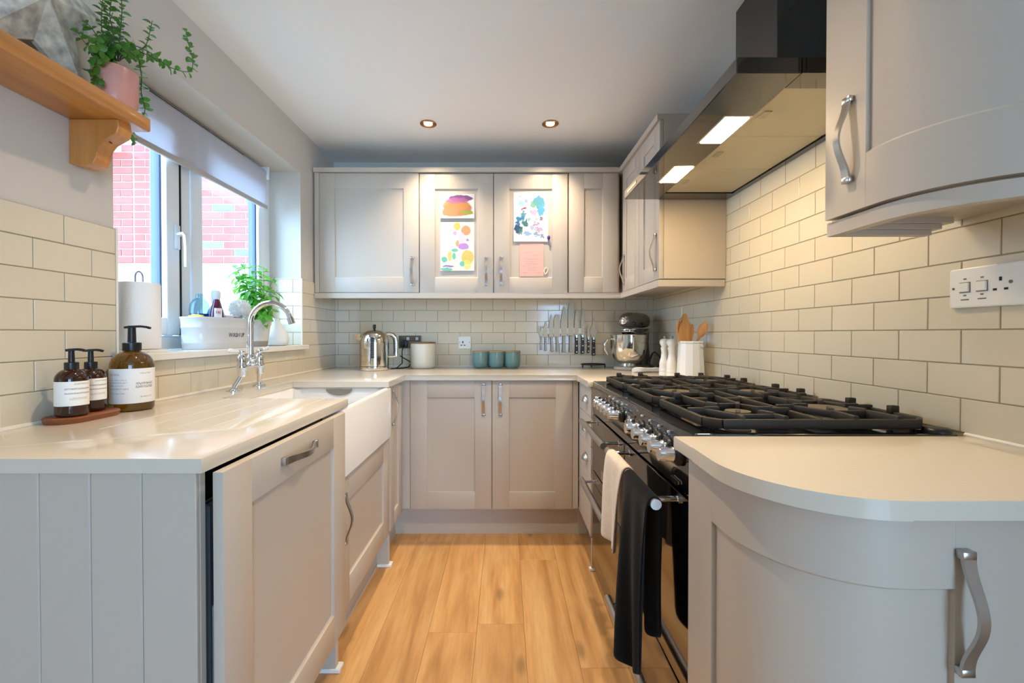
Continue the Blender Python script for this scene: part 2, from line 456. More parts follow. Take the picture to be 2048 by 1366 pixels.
# opening casement towards the camera, and the fixed casement
s1 = wframe(1.350, 1.787, WZ0 + 0.058, WZ1 - 0.058, 0.070, WX - 0.012, WX + 0.012, 'sash', WHITEP, window_1, 0.006)
wframe(1.370, 1.777, WZ0 + 0.068, WZ1 - 0.068, 0.060, WX - 0.055, WX - 0.014, 'sash_outer', DARKFOIL, window_1)
s2 = wframe(1.866, 2.440, WZ0 + 0.058, WZ1 - 0.058, 0.068, WX - 0.012, WX + 0.004, 'sash', WHITEP, window_1, 0.006)
wframe(1.886, 2.430, WZ0 + 0.068, WZ1 - 0.068, 0.058, WX - 0.055, WX - 0.014, 'sash_outer', DARKFOIL, window_1)
G().box(WX - .006, WX + .0135, 1.787, 1.7925, WZ0 + .058, WZ1 - .058).obj('gasket', GASKET, window_1)
G().box(WX - 0.026, WX - 0.022, 1.41, 1.72, WZ0 + .12, WZ1 - .12).obj('pane', GLASS, s1)
G().box(WX - 0.026, WX - 0.022, 1.93, 2.38, WZ0 + .12, WZ1 - .12).obj('pane', GLASS, s2)
# window handle
q = G(); q.box(WX + .011, WX + .022, 1.752, 1.778, 1.475, 1.575, 0.004, 2)
q.strap([(WX + .022, 1.765, 1.535), (WX + .045, 1.767, 1.54), (WX + .052, 1.768, 1.53), (WX + .052, 1.770, 1.48), (WX + .048, 1.772, 1.405)],
        [.024, .026, .026, .020, .014], .010, (0, 1, 0))
q.obj('window_handle', WHITEP, s1)
# trickle vent at the head
q = G(); q.box(WX, WX + 0.014, 1.42, 2.24, WZ1 - 0.026, WZ1 - 0.004, 0.003)
v_ = q.obj('trickle_vent', M('vent_beige', '#b9ad97', 0.5), window_1)
G().box(WX + 0.013, WX + 0.0155, 1.44, 2.22, WZ1 - 0.019, WZ1 - 0.010).obj('slot', DARKV, v_)
# roller blind
BL = thing('roller_blind', 'pale grey roller blind drawn a short way down the window', 'blind', (-1.33, 1.86, 1.83))
FAB = M('blind_fabric', '#d5d3d6', 0.8, bump=0.1, bs=500)
p = FAB.node_tree.nodes['Principled BSDF']
tr = FAB.node_tree.nodes.new('ShaderNodeBsdfTranslucent'); tr.inputs[0].default_value = lin('#e4e4ea')
mx = FAB.node_tree.nodes.new('ShaderNodeMixShader'); mx.inputs[0].default_value = 0.35
FAB.node_tree.links.new(p.outputs[0], mx.inputs[1]); FAB.node_tree.links.new(tr.outputs[0], mx.inputs[2])
FAB.node_tree.links.new(mx.outputs[0], FAB.node_tree.nodes['Material Output'].inputs[0])
G().box(-1.3225, -1.3215, 1.325, 2.395, 1.835, 2.02).obj('fabric', FAB, BL)
G().cyl((-1.342, 1.322, 2.022), (-1.342, 2.398, 2.022), 0.021, n=20).obj('roller_tube', FAB, BL)
G().box(-1.329, -1.315, 1.322, 2.398, 1.818, 1.842, 0.004, 2).obj('bottom_bar', M('blind_bar', '#b9b2ae', 0.45), BL)
for y in (1.308, 2.412):
    G().box(-1.372, -1.315, y - .006, y + .006, 1.99, WZ1, 0.002).obj('bracket', WHITEP, BL)

# ---- outside: brick wall of the house next door, over a pale rendered base
BY = 4.37
nb = thing('neighbouring_house_wall', 'red brick house wall over a pale rendered base beyond the window', 'wall', (-3.2, BY, 0))
MORT = M('pale_mortar', '#938681', 0.9, bump=0.1, bs=200)
G().box(-6.5, -1.9, BY + 0.004, BY + 0.25, 1.83, 4.6).obj('mortar_bed', MORT, nb)
G().box(-6.5, -1.9, BY - 0.02, BY + 0.25, -0.1, 1.842).obj('rendered_base', M('pale_render', '#a0a3a1', 0.85, var=0.06, vs_=2.5, bump=0.15, bs=40), nb)
BR1 = M('red_brick', '#83493f', 0.85, var=0.10, vs_=18, bump=0.3, bs=60, rnd=0.16)
BR2 = M('smooth_red_brick', '#8b4238', 0.85, var=0.05, vs_=18, bump=0.15, bs=60, rnd=0.07)
BR3 = M('blue_brick', '#645e68', 0.85, var=0.14, vs_=14, bump=0.3, bs=60, rnd=0.1)
bc = {}
def brick(x0, x1, z0, mat, dy=0.0):
    k = (round(x1 - x0, 3), mat.name)
    if k not in bc:
        q = G(); q.box(-k[0] / 2, k[0] / 2, 0, 0.02, 0, 0.065, 0.002); me = q.mesh('brick'); me.materials.append(mat); bc[k] = me
    inst('brick', bc[k], nb, ((x0 + x1) / 2 + 3.2, dy, z0))
rb = random.Random(11)
XJ = -3.755                                     # straight joint between the two stretches
for r_ in range(19):
    z = 1.848 + r_ * 0.075
    # rough multi-coloured stretch to the right of the joint
    x = XJ + 0.008 - (0.1125 if r_ % 2 else 0)
    while x < -2.0:
        a, b = max(x, XJ + 0.008), min(x + 0.215, -1.92)
        if b - a > 0.03:
            brick(a, b, z, (BR3 if rb.random() < 0.16 else BR1) if a > -3.35 else BR2, rb.uniform(-.003, .001))
        x += 0.225
    x = XJ - 0.225 - (0.1125 if r_ % 2 else 0)
    a1 = XJ - 0.008
    xs = a1 - (0.1075 if r_ % 2 else 0.215); e1 = a1
    while e1 > -4.75:
        a = max(xs, -4.75)
        if z + 0.07 < 2.98 + (a + 3.98) * 0.62 + 0.12 and e1 - a > 0.03: brick(a, e1, z, BR2, rb.uniform(-.006, -.003))
        e1 = xs - 0.010; xs = e1 - 0.215
q = G(); q.prism([(-5.2, BY - .25, 2.29), (-3.55, BY - .25, 3.313), (-3.55, BY - .25, 3.50), (-5.2, BY - .25, 2.47)], (0, .27, 0))
q.obj('bargeboard', M('blue_grey_board', '#6c6f86', 0.5), nb)
gnd = struct(G().box(-7, -1.47, -4, 4.7, -0.25, -0.1).obj('ground_outside', M('path_concrete', '#b9b6ae', 0.9, var=0.08, bump=0.2)))

# ================================================================== CABINETRY HELPERS
dc = {}
def door_mesh(w_, h_, fr=0.093, t=0.020, rec=0.009, mat=PAINT):
    k = (round(w_, 4), round(h_, 4), fr, t)
    if k not in dc:
        q = G(); b = 0.0014
        q.box(0, fr, 0, t, 0, h_, b, 2).box(w_ - fr, w_, 0, t, 0, h_, b, 2)
        q.box(fr - .0003, w_ - fr + .0003, 0.0003, t, 0, fr, b, 2).box(fr - .0003, w_ - fr + .0003, 0.0003, t, h_ - fr, h_, b, 2)
        # chamfered inner ledge and recessed panel
        i0, i1, j0, j1 = fr - .002, w_ - fr + .002, fr - .002, h_ - fr + .002; c = 0.006
        q.loft([[(i0, rec - .004, j0), (i1, rec - .004, j0), (i1, rec - .004, j1), (i0, rec - .004, j1)],
                [(i0 + c, rec, j0 + c), (i1 - c, rec, j0 + c), (i1 - c, rec, j1 - c), (i0 + c, rec, j1 - c)]], cap=False)
        q.box(i0 + c - .001, i1 - c + .001, rec, t - .002, j0 + c - .001, j1 - c + .001)
        me = q.mesh('door', sharp=25); me.materials.append(mat); dc[k] = me
    return dc[k]
def handle_mesh(L=0.178, out=0.030):
    q = G(); n = 18; pts = []; ws = []
    for i in range(n + 1):
        s = -1 + 2 * i / n
        o = 0.009 + (out - 0.009) * (0.5 + 0.5 * math.cos(math.pi * min(abs(s) / 0.92, 1)))
        pts.append((0, -o, s * L / 2)); ws.append(0.014 + 0.006 * s * s)
    q.strap(pts, ws, 0.0045, (1, 0, 0))
    for s in (-1, 1):
        q.box(-.010, .010, -.0115, 0.0, s * L / 2 - .012 * (s > 0), s * L / 2 + .012 * (s < 0), 0.001)
    me = q.mesh('handle'); me.materials.append(STEEL); return me
HANDLE = handle_mesh()
RZ = {'back': 0.0, 'left': R(90), 'right': R(-90)}
def put_door(cab, side, u0, u1, z0, z1, face, hu=None, hz=None, horiz=False, name='door', fr=0.093):
    """shaker door as a part of cab; u runs along the wall in world X (back) or Y (left, right)"""
    w_ = u1 - u0
    me = door_mesh(w_, z1 - z0, fr)
    if side == 'back': loc = V(u0, face, z0)
    elif side == 'left': loc = V(face, u0, z0)
    else: loc = V(face, u1, z0)
    d = inst(name, me, cab, loc - OFF[cab], RZ[side])
    if hu is not None:
        du = (u1 - hu) if side == 'right' else (hu - u0)
        inst('handle', HANDLE, d, (du, 0, hz - z0), rot=(0, R(90), 0) if horiz else (0, 0, 0), label='brushed steel bow handle')
    return d

# ================================================================== LEFT RUN
FXL = -0.560                                    # door faces of the left run
# tongue-and-groove end panel
ep = thing('end_panel', 'pale tongue and groove end panel closing the run beside the dishwasher', 'panel', (-0.87, 0.80, 0))
G().box(XL + .001, -0.5665, 0.797, 0.812, 0, WB, 0.001).obj('backing_panel', PAINT, ep)
x1 = -0.5660
k = 0
bq = {}
while x1 > XL + 0.02:
    wv = 0.0945 if k else 0.100
    x0 = max(x1 - wv, XL + 0.001)
    q = G(); q.box(x0 + .0006, x1 - .0006, 0.786, 0.798, 0.0, WB, 0.0022, 1)
    q.obj('board', PAINT, ep); x1 = x0; k += 1
# dishwasher with its door panel standing proud of the run
dw = thing('dishwasher', 'integrated dishwasher behind a grey panel door standing slightly open', 'dishwasher', (-0.85, 1.11, 0))
G().box(-1.12, -0.600, 0.822, 1.418, 0.10, 0.855, 0.004).obj('body', BLACKS, dw)
G().box(-0.600, -0.5735, 0.828, 1.412, 0.14, 0.80, 0.006).obj('inner_door', M('dishwasher_grey', '#3c3c3e', 0.5), dw)
G().box(-0.5735, -0.548, 0.835, 1.400, 0.18, 0.60, 0.003).obj('inner_panel', M('dishwasher_panel', '#8b8b8d', 0.45), dw)
for y in (0.86, 1.37):
    for x in (-1.0, -0.66): G().cyl((x, y, 0), (x, y, .11), .02, n=12).obj('foot', BLACKS, dw)
put_door(dw, 'left', 0.803, 1.418, 0.165, 0.8715, -0.527, 1.10, 0.828, True)
# sink cabinet on panel ends that run to the floor
sc_ = thing('sink_cabinet', 'grey shaker sink cabinet under the white ceramic sink', 'cabinet', (-0.85, 1.77, 0))
for y0, y1 in ((1.427, 1.449), (2.078, 2.098)):
    G().box(-1.15, FXL - .004, y0, y1, 0.014, 0.64 if y0 < 2 else WB, 0.0015).obj('side_panel', PAINT, sc_)
    G().box(-0.62, FXL + .010, y0 - .006, y1 + .010, 0, 0.014, 0.002).obj('foot', PLASTW, sc_)
G().box(-1.15, FXL + .021 - .045, 1.449, 2.078, 0.150, 0.168).box(-1.15, -1.14, 1.449, 2.078, .15, .64).obj('carcass', PAINT, sc_)
put_door(sc_, 'left', 1.452, 2.076, 0.165, 0.628, FXL, 1.490, 0.487)
# narrow cabinet in the corner
nc = thing('narrow_cabinet', 'narrow grey shaker cabinet between the sink cabinet and the back run', 'cabinet', (-0.85, 2.22, 0))
G().box(-1.15, FXL - .021, 2.100, 2.345, 0.15, WB, 0.001).obj('carcass', PAINT, nc)
put_door(nc, 'left', 2.101, 2.335, 0.165, 0.872, FXL, 2.140, 0.765, fr=0.070)
struct(G().box(-0.640, -0.622, 0.81, 2.44, 0, 0.152).box(-.622, -.618, .81, 2.44, 0, .012).obj('baseboard_left', PAINT))

# worktop: left run + back run + right return, with the sink cut-out and drainer grooves
poly = [(XL + .001, 0.776), (-0.548, 0.776), (-0.548, 1.503), (-1.000, 1.503), (-1.000, 2.030), (-0.548, 2.030),
        (-0.548, 2.350), (0.392, 2.350), (0.392, 2.034), (XR - .001, 2.034), (XR - .001, YB - .001), (XL + .001, YB - .001)]
wt = G().poly(poly, WB, WT, 0.0025, 2).obj('worktop', QUARTZ, None, origin=(-0.86, 1.2, WB))
tag(wt, 'long cream quartz worktop running from the draining grooves round the back wall', 'worktop')
cut = []
for i in range(5):
    x = -0.63 - i * 0.082
    q = G(); q.prism([(x - .005, 1.015, WT + .001), (x, 1.015, WT - .0008), (x + .005, 1.015, WT + .001)], (0, .492, 0))
    me = q.mesh('groove'); 
    for v in me.vertices:
        if v.co.y > 1.4 and v.co.z < WT: v.co.z -= 0.004
    o = bpy.data.objects.new('groove', me); col.objects.link(o); cut.append(o)
boolean_diff(wt, cut)

# ceramic sink with front apron
sk = thing('ceramic_sink', 'white ceramic butler sink with a deep front apron', 'sink', (-0.80, 1.77, 0.64))
def rrect(x0, x1, y0, y1, r, z, n=5):
    pts = []
    for cx, cy, a0 in ((x1 - r, y1 - r, 0), (x0 + r, y1 - r, 90), (x0 + r, y0 + r, 180), (x1 - r, y0 + r, 270)):
        for i in range(n + 1):
            a = R(a0 + 90 * i / n); pts.append((cx + r * math.cos(a), cy + r * math.sin(a), z))
    return pts
q = G()
ox0, ox1, oy0, oy1 = -1.020, -0.5465, 1.452, 2.076
q.loft([rrect(ox0 + .012, ox1 - .012, oy0 + .012, oy1 - .012, .02, 0.632), rrect(ox0, ox1, oy0, oy1, .018, 0.640), rrect(ox0, ox1, oy0, oy1, .018, 0.866),
        rrect(ox0 + .004, ox1 - .004, oy0 + .004, oy1 - .004, .016, 0.8735), rrect(ox0 + .012, ox1 - .012, oy0 + .012, oy1 - .012, .02, 0.8765),
        rrect(ox0 + .022, ox1 - .022, oy0 + .024, oy1 - .024, .03, 0.8755), rrect(ox0 + .028, ox1 - .030, oy0 + .030, oy1 - .030, .04, 0.866),
        rrect(ox0 + .034, ox1 - .036, oy0 + .036, oy1 - .036, .05, 0.690), rrect(ox0 + .075, ox1 - .075, oy0 + .075, oy1 - .075, .05, 0.662)])
q.obj('basin', CERAMIC, sk)
q = G(); q.prism([(-0.787 + .062 * math.cos(R(a)), 2.043, 0.868 + .030 * math.sin(R(a))) for a in range(180, 361, 15)], (0, -.004, 0))
q.obj('overflow', M('overflow_grey', '#8e8a83', 0.25, 0.6), sk)
G().cyl((-0.79, 1.76, .661), (-.79, 1.76, .666), .042, n=24).obj('drain', POLISH, sk)

# bridge tap
tp = thing('bridge_tap', 'chrome bridge mixer tap with white lever handles behind the sink', 'tap', (-1.05, 1.776, WT))
TX = -1.048
q = G()
q.cyl((TX, 1.715, 0.998), (TX, 1.838, 0.998), .0095, n=16)
q.obj('bridge', CHROME, tp)
for y0, y1 in ((1.687, 1.715), (1.865, 1.838)):
    q = G()
    q.lathe([(.026, 0), (.026, .004), (.020, .008), (.013, .012)], (TX - .016, y0, WT - .0005), 24)
    q.tube([(TX - .016, y0, WT + .008), (TX - .014, y0 + (y1 - y0) * .2, WT + .022), (TX - .003, y0 + (y1 - y0) * .85, WT + .055), (TX, y1, WT + .066)], .0098, 14)
    q.obj('leg', CHROME, tp)
    q = G()
    q.lathe([(.0125, .960), (.0155, .966), (.0155, .985), (.0185, .990), (.0185, 1.006), (.0155, 1.012), (.0165, 1.022), (.0165, 1.040), (.011, 1.047), (.011, 1.052), (.0125, 1.055), (.0125, 1.062), (.006, 1.066)], (TX, y1, 0), 20)
    q.obj('valve', CHROME, tp)
    sgn = -1 if y1 < 1.77 else 1
    q = G(); q.cyl((TX, y1, 1.060), (TX - .002, y1 + sgn * .022, 1.0625), .006, .0055, n=12)
    l_ = q.obj('lever', CHROME, tp)
    q = G(); q.tube([(TX - .002, y1 + sgn * .020, 1.0622), (TX - .003, y1 + sgn * .040, 1.064), (TX - .004, y1 + sgn * .066, 1.067), (TX - .004, y1 + sgn * .074, 1.068)], [.0055, .0065, .0085, .005], 14)
    q.obj('lever_grip', CERAMIC, l_)
q = G(); q.lathe([(.015, 1.000), (.018, 1.008), (.013, 1.016), (.019, 1.026), (.0195, 1.034), (.012, 1.044), (.0125, 1.05)], (TX, 1.776, 0), 24)
pts = [(TX, 1.776, 1.04), (TX, 1.776, 1.12), (TX, 1.776, 1.175)]
for i in range(1, 15):
    a = R(180 - i * 12.0); pts.append((TX + .083 + .083 * math.cos(a), 1.776, 1.175 + .083 * math.sin(a)))
q.tube(pts, .0108, 16); q.obj('spout', CHROME, tp)
e = Vector(pts[-1]); d_ = (e - Vector(pts[-2])).normalized()
G().cyl(e - d_ * .004, e + d_ * .020, .0135, n=16).obj('nozzle', POLISH, tp)

# ================================================================== BACK RUN
FYB = 2.370
bcab = thing('double_base_cabinet', 'wide grey double door base cabinet below the back worktop', 'cabinet', (-0.075, 2.66, 0))
G().box(-0.585, 0.404, FYB + .021, 2.93, 0.15, WB, 0.001).box(-0.572, -0.5245, FYB + .001, FYB + .021, 0.165, WB - .002, .001)\
     .box(0.3735, 0.404, FYB + .001, FYB + .021, 0.165, WB - .002, .001).obj('carcass', PAINT, bcab)
put_door(bcab, 'back', -0.5225, -0.0735, 0.163, 0.8735, FYB, -0.118, 0.770)
put_door(bcab, 'back', -0.0705, 0.3715, 0.163, 0.8735, FYB, -0.026, 0.770)
struct(G().box(-0.622, 0.475, 2.432, 2.450, 0, 0.152).box(-0.618, 0.465, 2.428, 2.432, 0, .014).obj('baseboard_back', PAINT))

# ================================================================== RIGHT RUN
FXR = 0.408
du_ = thing('drawer_cabinet', 'slim grey drawer cabinet between the range cooker and the back run', 'cabinet', (0.7, 2.2, 0))
G().box(FXR + .021, 1.0, 2.042, 2.368, 0.15, WB, .001).obj('carcass', PAINT, du_)
G().box(FXR + .0, FXR + .021, 2.340, 2.369, 0.163, WB - .002, .001).obj('filler', PAINT, du_)
G().box(FXR - .006, FXR + .04, 2.036, 2.060, 0, .014, .002).obj('foot', PLASTW, du_)
G().box(FXR + .004, FXR + .03, 2.040, 2.056, .012, .152, .001).obj('leg_panel', PAINT, du_)
CUP = None
for z0, z1 in ((0.732, 0.8735), (0.588, 0.729), (0.444, 0.585), (0.163, 0.441)):
    dr = G().box(FXR, FXR + .020, 2.045, 2.337, z0, z1, 0.0018, 2).obj('drawer', PAINT, du_)
    if z0 > .3:
        if CUP is None:
            q = G(); rings = []
            for i in range(9):
                a = R(89 * i / 8); rings.append([(-.026 * math.sin(a) - .0005, .038 * math.cos(R(b)) * math.cos(a), .030 * math.sin(R(b)) * math.cos(a)) for b in range(0, 181, 15)])
            n_ = 13
            rv = [[q.bm.verts.new(Vector(p_)) for p_ in r] for r in rings]
            for a_, b_ in zip(rv, rv[1:]):
                for i in range(n_ - 1): q.bm.faces.new([a_[i], a_[i + 1], b_[i + 1], b_[i]])
            q.box(-.003, 0, -.036, .036, -.004, .030, .001)
            CUP = q.mesh('cup_pull', sharp=60); CUP.materials.append(STEEL)
        inst('cup_pull', CUP, dr, V(FXR, 2.15, (z0 + z1) / 2 - .008) - OFF[dr])
struct(G().box(0.475, 0.493, 2.04, 2.44, 0, 0.152).box(.471, .475, 2.04, 2.44, 0, .014).obj('baseboard_right', PAINT))

# ---- curved end base cabinet
class Path:
    def __init__(s, pts):
        s.p = [Vector(q) for q in pts]; s.l = [0]
        for a, b in zip(s.p, s.p[1:]): s.l.append(s.l[-1] + (b - a).length)
        s.n = []
        for i in range(len(pts)):
            t = (s.p[min(i + 1, len(pts) - 1)] - s.p[max(i - 1, 0)]).normalized(); s.n.append(Vector((t.y, -t.x)))
    def at(s, d):
        d = min(max(d, 0), s.l[-1] - 1e-6)
        i = max(k for k in range(len(s.l)) if s.l[k] <= d + 1e-9); i = min(i, len(s.p) - 2)
        f = (d - s.l[i]) / (s.l[i + 1] - s.l[i])
        return s.p[i].lerp(s.p[i + 1], f), s.n[i].lerp(s.n[i + 1], f).normalized()
    def slab(s, q, s0, s1, z0, z1, n0, n1):
        """solid strip following the path; n offsets outwards are negative"""
        ss = sorted({s0, s1} | {d for d in s.l if s0 < d < s1})
        rings = []
        for d in ss:
            p_, n_ = s.at(d)
            a = p_ + n_ * n0; b = p_ + n_ * n1
            rings.append([(a.x, a.y, z0), (b.x, b.y, z0), (b.x, b.y, z1), (a.x, a.y, z1)])
        q.loft(rings); return q
def corner_path(x0, y0, cx, cy, a, b, x1, n=16):
    """from (x0,y0) towards the camera, round a quarter bend, then across to x1"""
    pts = [(x0, y0), (x0, (y0 * .5 + cy * .5))]
    for i in range(n + 1):
        t = R(180 + 90 * i / n); pts.append((cx + a * math.cos(t), cy + b * math.sin(t)))
    pts.append((x1, cy - b)); return pts
def curved_door(q, P, s0, s1, z0, z1, fr):
    P.slab(q, s0, s0 + fr, z0, z1, 0, -.020); P.slab(q, s1 - fr, s1, z0, z1, 0, -.020)
    P.slab(q, s0 + fr - .0003, s1 - fr + .0003, z0, z0 + fr, -.0002, -.020); P.slab(q, s0 + fr - .0003, s1 - fr + .0003, z1 - fr, z1, -.0002, -.020)
    P.slab(q, s0 + fr - .001, s1 - fr + .001, z0 + fr - .001, z1 - fr + .001, -.009, -.018)
    for za, zb in ((z0 + fr - .001, z0 + fr + .007), (z1 - fr + .001, z1 - fr - .007)):
        ss = sorted({s0 + fr, s1 - fr} | {d for d in P.l if s0 + fr < d < s1 - fr}); rings = []
        for d in ss:
            p_, n_ = P.at(d); a = p_ + n_ * -.002; b = p_ + n_ * -.0095
            rings.append([(a.x, a.y, za), (b.x, b.y, zb), (b.x, b.y, za)])
        q.loft(rings)
# the normal in Path points to the right of travel; travelling towards the camera then right, outwards is -n
cbp = corner_path(0.402, 0.943, 0.582, 0.792, 0.180, 0.180, 1.012)
P1 = Path(cbp)
for i in range(len(P1.n)): P1.n[i] = -P1.n[i]
if P1.n[0].x > 0: P1.n = [-v for v in P1.n]
cb = thing('curved_base_cabinet', 'grey base cabinet with a rounded shaker door beside the range cooker', 'cabinet', (0.75, 0.78, 0))
inner = [tuple(P1.at(d)[0] - P1.at(d)[1] * .024) for d in [i * P1.l[-1] / 30 for i in range(31)]]
G().poly([(x, y) for x, y in inner] + [(1.012, 0.943)], 0.15, WB - .001).obj('carcass', PAINT, cb)
LD = P1.l[-1]
sd1 = 0.600
q = G(); curved_door(q, P1, 0.003, sd1, 0.163, 0.8705, 0.105)
cdoor = q.obj('door', PAINT, cb, sharp=25)
q = G(); P1.slab(q, sd1 + .003, LD, 0.163, 0.8705, 0, -.020); q.obj('end_panel', PAINT, cb)
inst('handle', HANDLE, cdoor, V(0.652, 0.612, 0.735) - OFF[cb], label='brushed steel bow handle')
q = G(); P1.slab(q, 0, LD, 0, 0.150, -.055, -.075); q.obj('plinth', PAINT, cb)
top = corner_path(0.372, 0.948, 0.550, 0.760, 0.182, 0.182, XR - .001, 20)
wt2 = G().poly(top + [(XR - .001, 0.948)], WB, WT, 0.0028, 2).obj('rounded_worktop', QUARTZ, None, origin=(.8, .76, WB))
tag(wt2, 'cream quartz worktop with a rounded corner beside the range cooker', 'worktop')

# ================================================================== WALL CABINETS
WZB, WZT = 1.385, 2.116
FYW = 2.644
def wall_cab(name, label, x0, x1):
    c = thing(name, label, 'cabinet', ((x0 + x1) / 2, 2.81, WZB))
    G().box(x0, x1, FYW + .021, YB - .001, WZB, WZT, 0.001).obj('carcass', PAINT, c); return c
wc1 = wall_cab('wall_cabinet', 'grey shaker wall cabinet with one plain broad door beside the window wall', -1.166, -0.5255)
G().box(-1.166, -1.137, FYW + .002, FYW + .021, WZB, WZT).obj('filler', PAINT, wc1)
put_door(wc1, 'back', -1.135, -0.5275, WZB, WZT - .003, FYW, -0.567, 1.515)
wc2 = wall_cab('wall_cabinet', 'grey double door wall cabinet with paintings stuck on its doors', -0.5245, 0.3855)
put_door(wc2, 'back', -0.5220, -0.0725, WZB - .003, WZT - .006, FYW, -0.114, 1.515)
put_door(wc2, 'back', -0.0680, 0.3825, WZB - .003, WZT - .006, FYW, -0.024, 1.515)
wc3 = wall_cab('wall_cabinet', 'slim grey shaker wall cabinet without a handle in the corner above the knives', 0.3865, 0.705)
put_door(wc3, 'back', 0.391, 0.692, WZB, WZT - .003, FYW)
FXW = 0.712
wc4 = thing('wall_cabinet', 'grey corner wall cabinet beside the far end of the cooker hood', 'cabinet', (0.87, 2.31, WZB))
G().box(FXW + .021, XR - .001, 1.992, 2.962, WZB, WZT + .02, 0.001).obj('carcass', PAINT, wc4)
put_door(wc4, 'right', 2.302, 2.618, WZB, WZT - .003, FXW, 2.575, 1.515, fr=.075)
put_door(wc4, 'right', 1.994, 2.299, WZB, WZT - .003, FXW, 2.036, 1.515, fr=.075)
# cornice and light pelmet round the back and right cabinets
q = G(); q.poly([(-1.168, YB - .002), (-1.168, FYW - .012), (FXW - .012, FYW - .012), (FXW - .012, 1.990), (XR - .002, 1.990), (XR - .002, YB - .002)], WZT, WZT + .028, .003, 2)
struct(q.obj('trim_3', PAINT))
q = G(); q.poly([(-1.168, FYW - .004), (FXW - .004, FYW - .004), (FXW - .004, 1.996), (XR - .003, 1.996), (XR - .003, 2.016), (FXW + .016, 2.016), (FXW + .016, FYW + .016), (-1.168, FYW + .016)], WZB - .036, WZB - .003, .003, 2)
struct(q.obj('trim_4', PAINT))
# curved end wall cabinet
P2 = Path(corner_path(0.722, 0.977, 0.930, 0.850, 0.208, 0.200, 1.018))
if P2.n[0].x > 0: P2.n = [-v for v in P2.n]
cw = thing('curved_wall_cabinet', 'grey wall cabinet with a rounded shaker door at the near end of the cooker hood', 'cabinet', (0.9, 0.82, WZB))
inner = [tuple(P2.at(d)[0] - P2.at(d)[1] * .024) for d in [i * P2.l[-1] / 30 for i in range(31)]]
G().poly(inner + [(1.018, 0.977)], WZB, 2.146).obj('carcass', PAINT, cw)
q = G(); curved_door(q, P2, 0.002, P2.l[-1] - .004, WZB, 2.113, 0.108)
cd2 = q.obj('door', PAINT, cw, sharp=25)
hm = HANDLE
hh = inst('handle', hm, cd2, V(0.722, 0.905, 1.535) - OFF[cw], R(-90), label='brushed steel bow handle')
q = G(); P2.slab(q, 0, P2.l[-1], WZB - .036, WZB - .006, -.006, -.030)
q.obj('pelmet', PAINT, cw)
q = G(); q.box(.75, .945, .956, .976, 1.349, 1.361, .001).box(.75, .962, .950, .976, 1.361, 1.373, .001).box(.75, .982, .944, .976, 1.373, 1.386, .001)
q.obj('moulding', PAINT, cw)

# ================================================================== RANGE COOKER
RY0, RY1, RXF = 0.952, 2.030, 0.412
rc = thing('range_cooker', 'wide black gas range cooker with chrome knobs and rail handles', 'cooker', (0.72, 1.49, 0))
G().box(RXF + .022, 0.995, RY0, RY1, 0.03, 0.885, 0.002).obj('body', BLACKG, rc)
G().box(RXF + .04, .98, RY0 + .02, RY1 - .02, 0, .032).obj('kick_strip', BLACKS, rc)
q = G(); q.prism([(RXF + .005, RY0, .760), (RXF + .030, RY0, .760), (RXF + .050, RY0, .893), (RXF + .004, RY0, .893), (RXF - .003, RY0, .862)], (0, RY1 - RY0, 0), .0015)
cp = q.obj('control_panel', BLACKG, rc)
q = G(); q.box(RXF + .002, 1.005, RY0, RY1, .885, .908, 0.004, 2); hob = q.obj('hob_top', BLACKG, rc)
# doors
def rdoor(name, y0, y1, z0, z1):
    return G().box(RXF + .001, RXF + .021, y0, y1, z0, z1, 0.003, 2).obj(name, BLACKG, rc)
YM = 1.487
grill = rdoor('grill_door', YM + .003, RY1, .496, .753)
oven_l = rdoor('oven_door', YM + .003, RY1, .040, .490)
oven_r = rdoor('oven_door', RY0, YM - .003, .304, .753)
drawer = rdoor('storage_drawer', RY0, YM - .003, .040, .298)
# framed glass of the far oven door
G().box(RXF - .001, RXF + .002, YM + .05, RY1 - .05, .09, .44, .001).obj('glass', M('oven_glass', '#060606', 0.04, coat=.5), oven_l)
def rail(dd, y0, y1, z):
    q = G(); q.cyl((.347, y0, z), (.347, y1, z), .0125, n=20)
    h_ = q.obj('rail_handle', STEEL, dd)
    for y in (y0 + .035, y1 - .035):
        G().cyl((.350, y, z), (RXF + .003, y, z), .0072, n=14).cyl((RXF - .004, y, z), (RXF + .003, y, z), .012, n=14).obj('bracket', CHROME, h_)
rail(grill, 1.512, 1.955, .735); rail(oven_l, 1.512, 1.955, .470); rail(oven_r, .985, 1.448, .738); rail(drawer, .985, 1.448, .238)
# knobs
KN = None
for y in (1.012, 1.080, 1.148, 1.220, 1.291, 1.507, 1.570, 1.632, 1.692, 1.755):
    q = G(); mm = Matrix.Translation((RXF - .001, y, .846)) @ Matrix.Rotation(R(-88), 4, 'Y')
    q.lathe([(.026, 0), (.026, .006), (.022, .010), (.0175, .012)], (0, 0, 0), 20, mm)
    k_ = q.obj('knob', BLACKS, rc)
    q = G(); q.lathe([(.0165, .011), (.0168, .014), (.0178, .0155), (.0178, .019), (.0168, .0205), (.0168, .046), (.0155, .050), (.0, .0508)], (0, 0, 0), 24, mm)
    q.box(.012, .027, -.0022, .0022, .022, .044, .0008, 1, mm)
    q.obj('knob_cap', CHROME, k_, label='chrome knob cap with a raised pointer')
for y in (1.012, 1.080, 1.148, 1.220, 1.291, 1.507, 1.570, 1.632, 1.692):
    G().box(RXF - .0035, RXF + .002, y - .002, y + .004, .882, .887).box(RXF - .0035, RXF + .002, y + .016, y + .018, .868, .870).obj('symbol', PLASTW, rc)
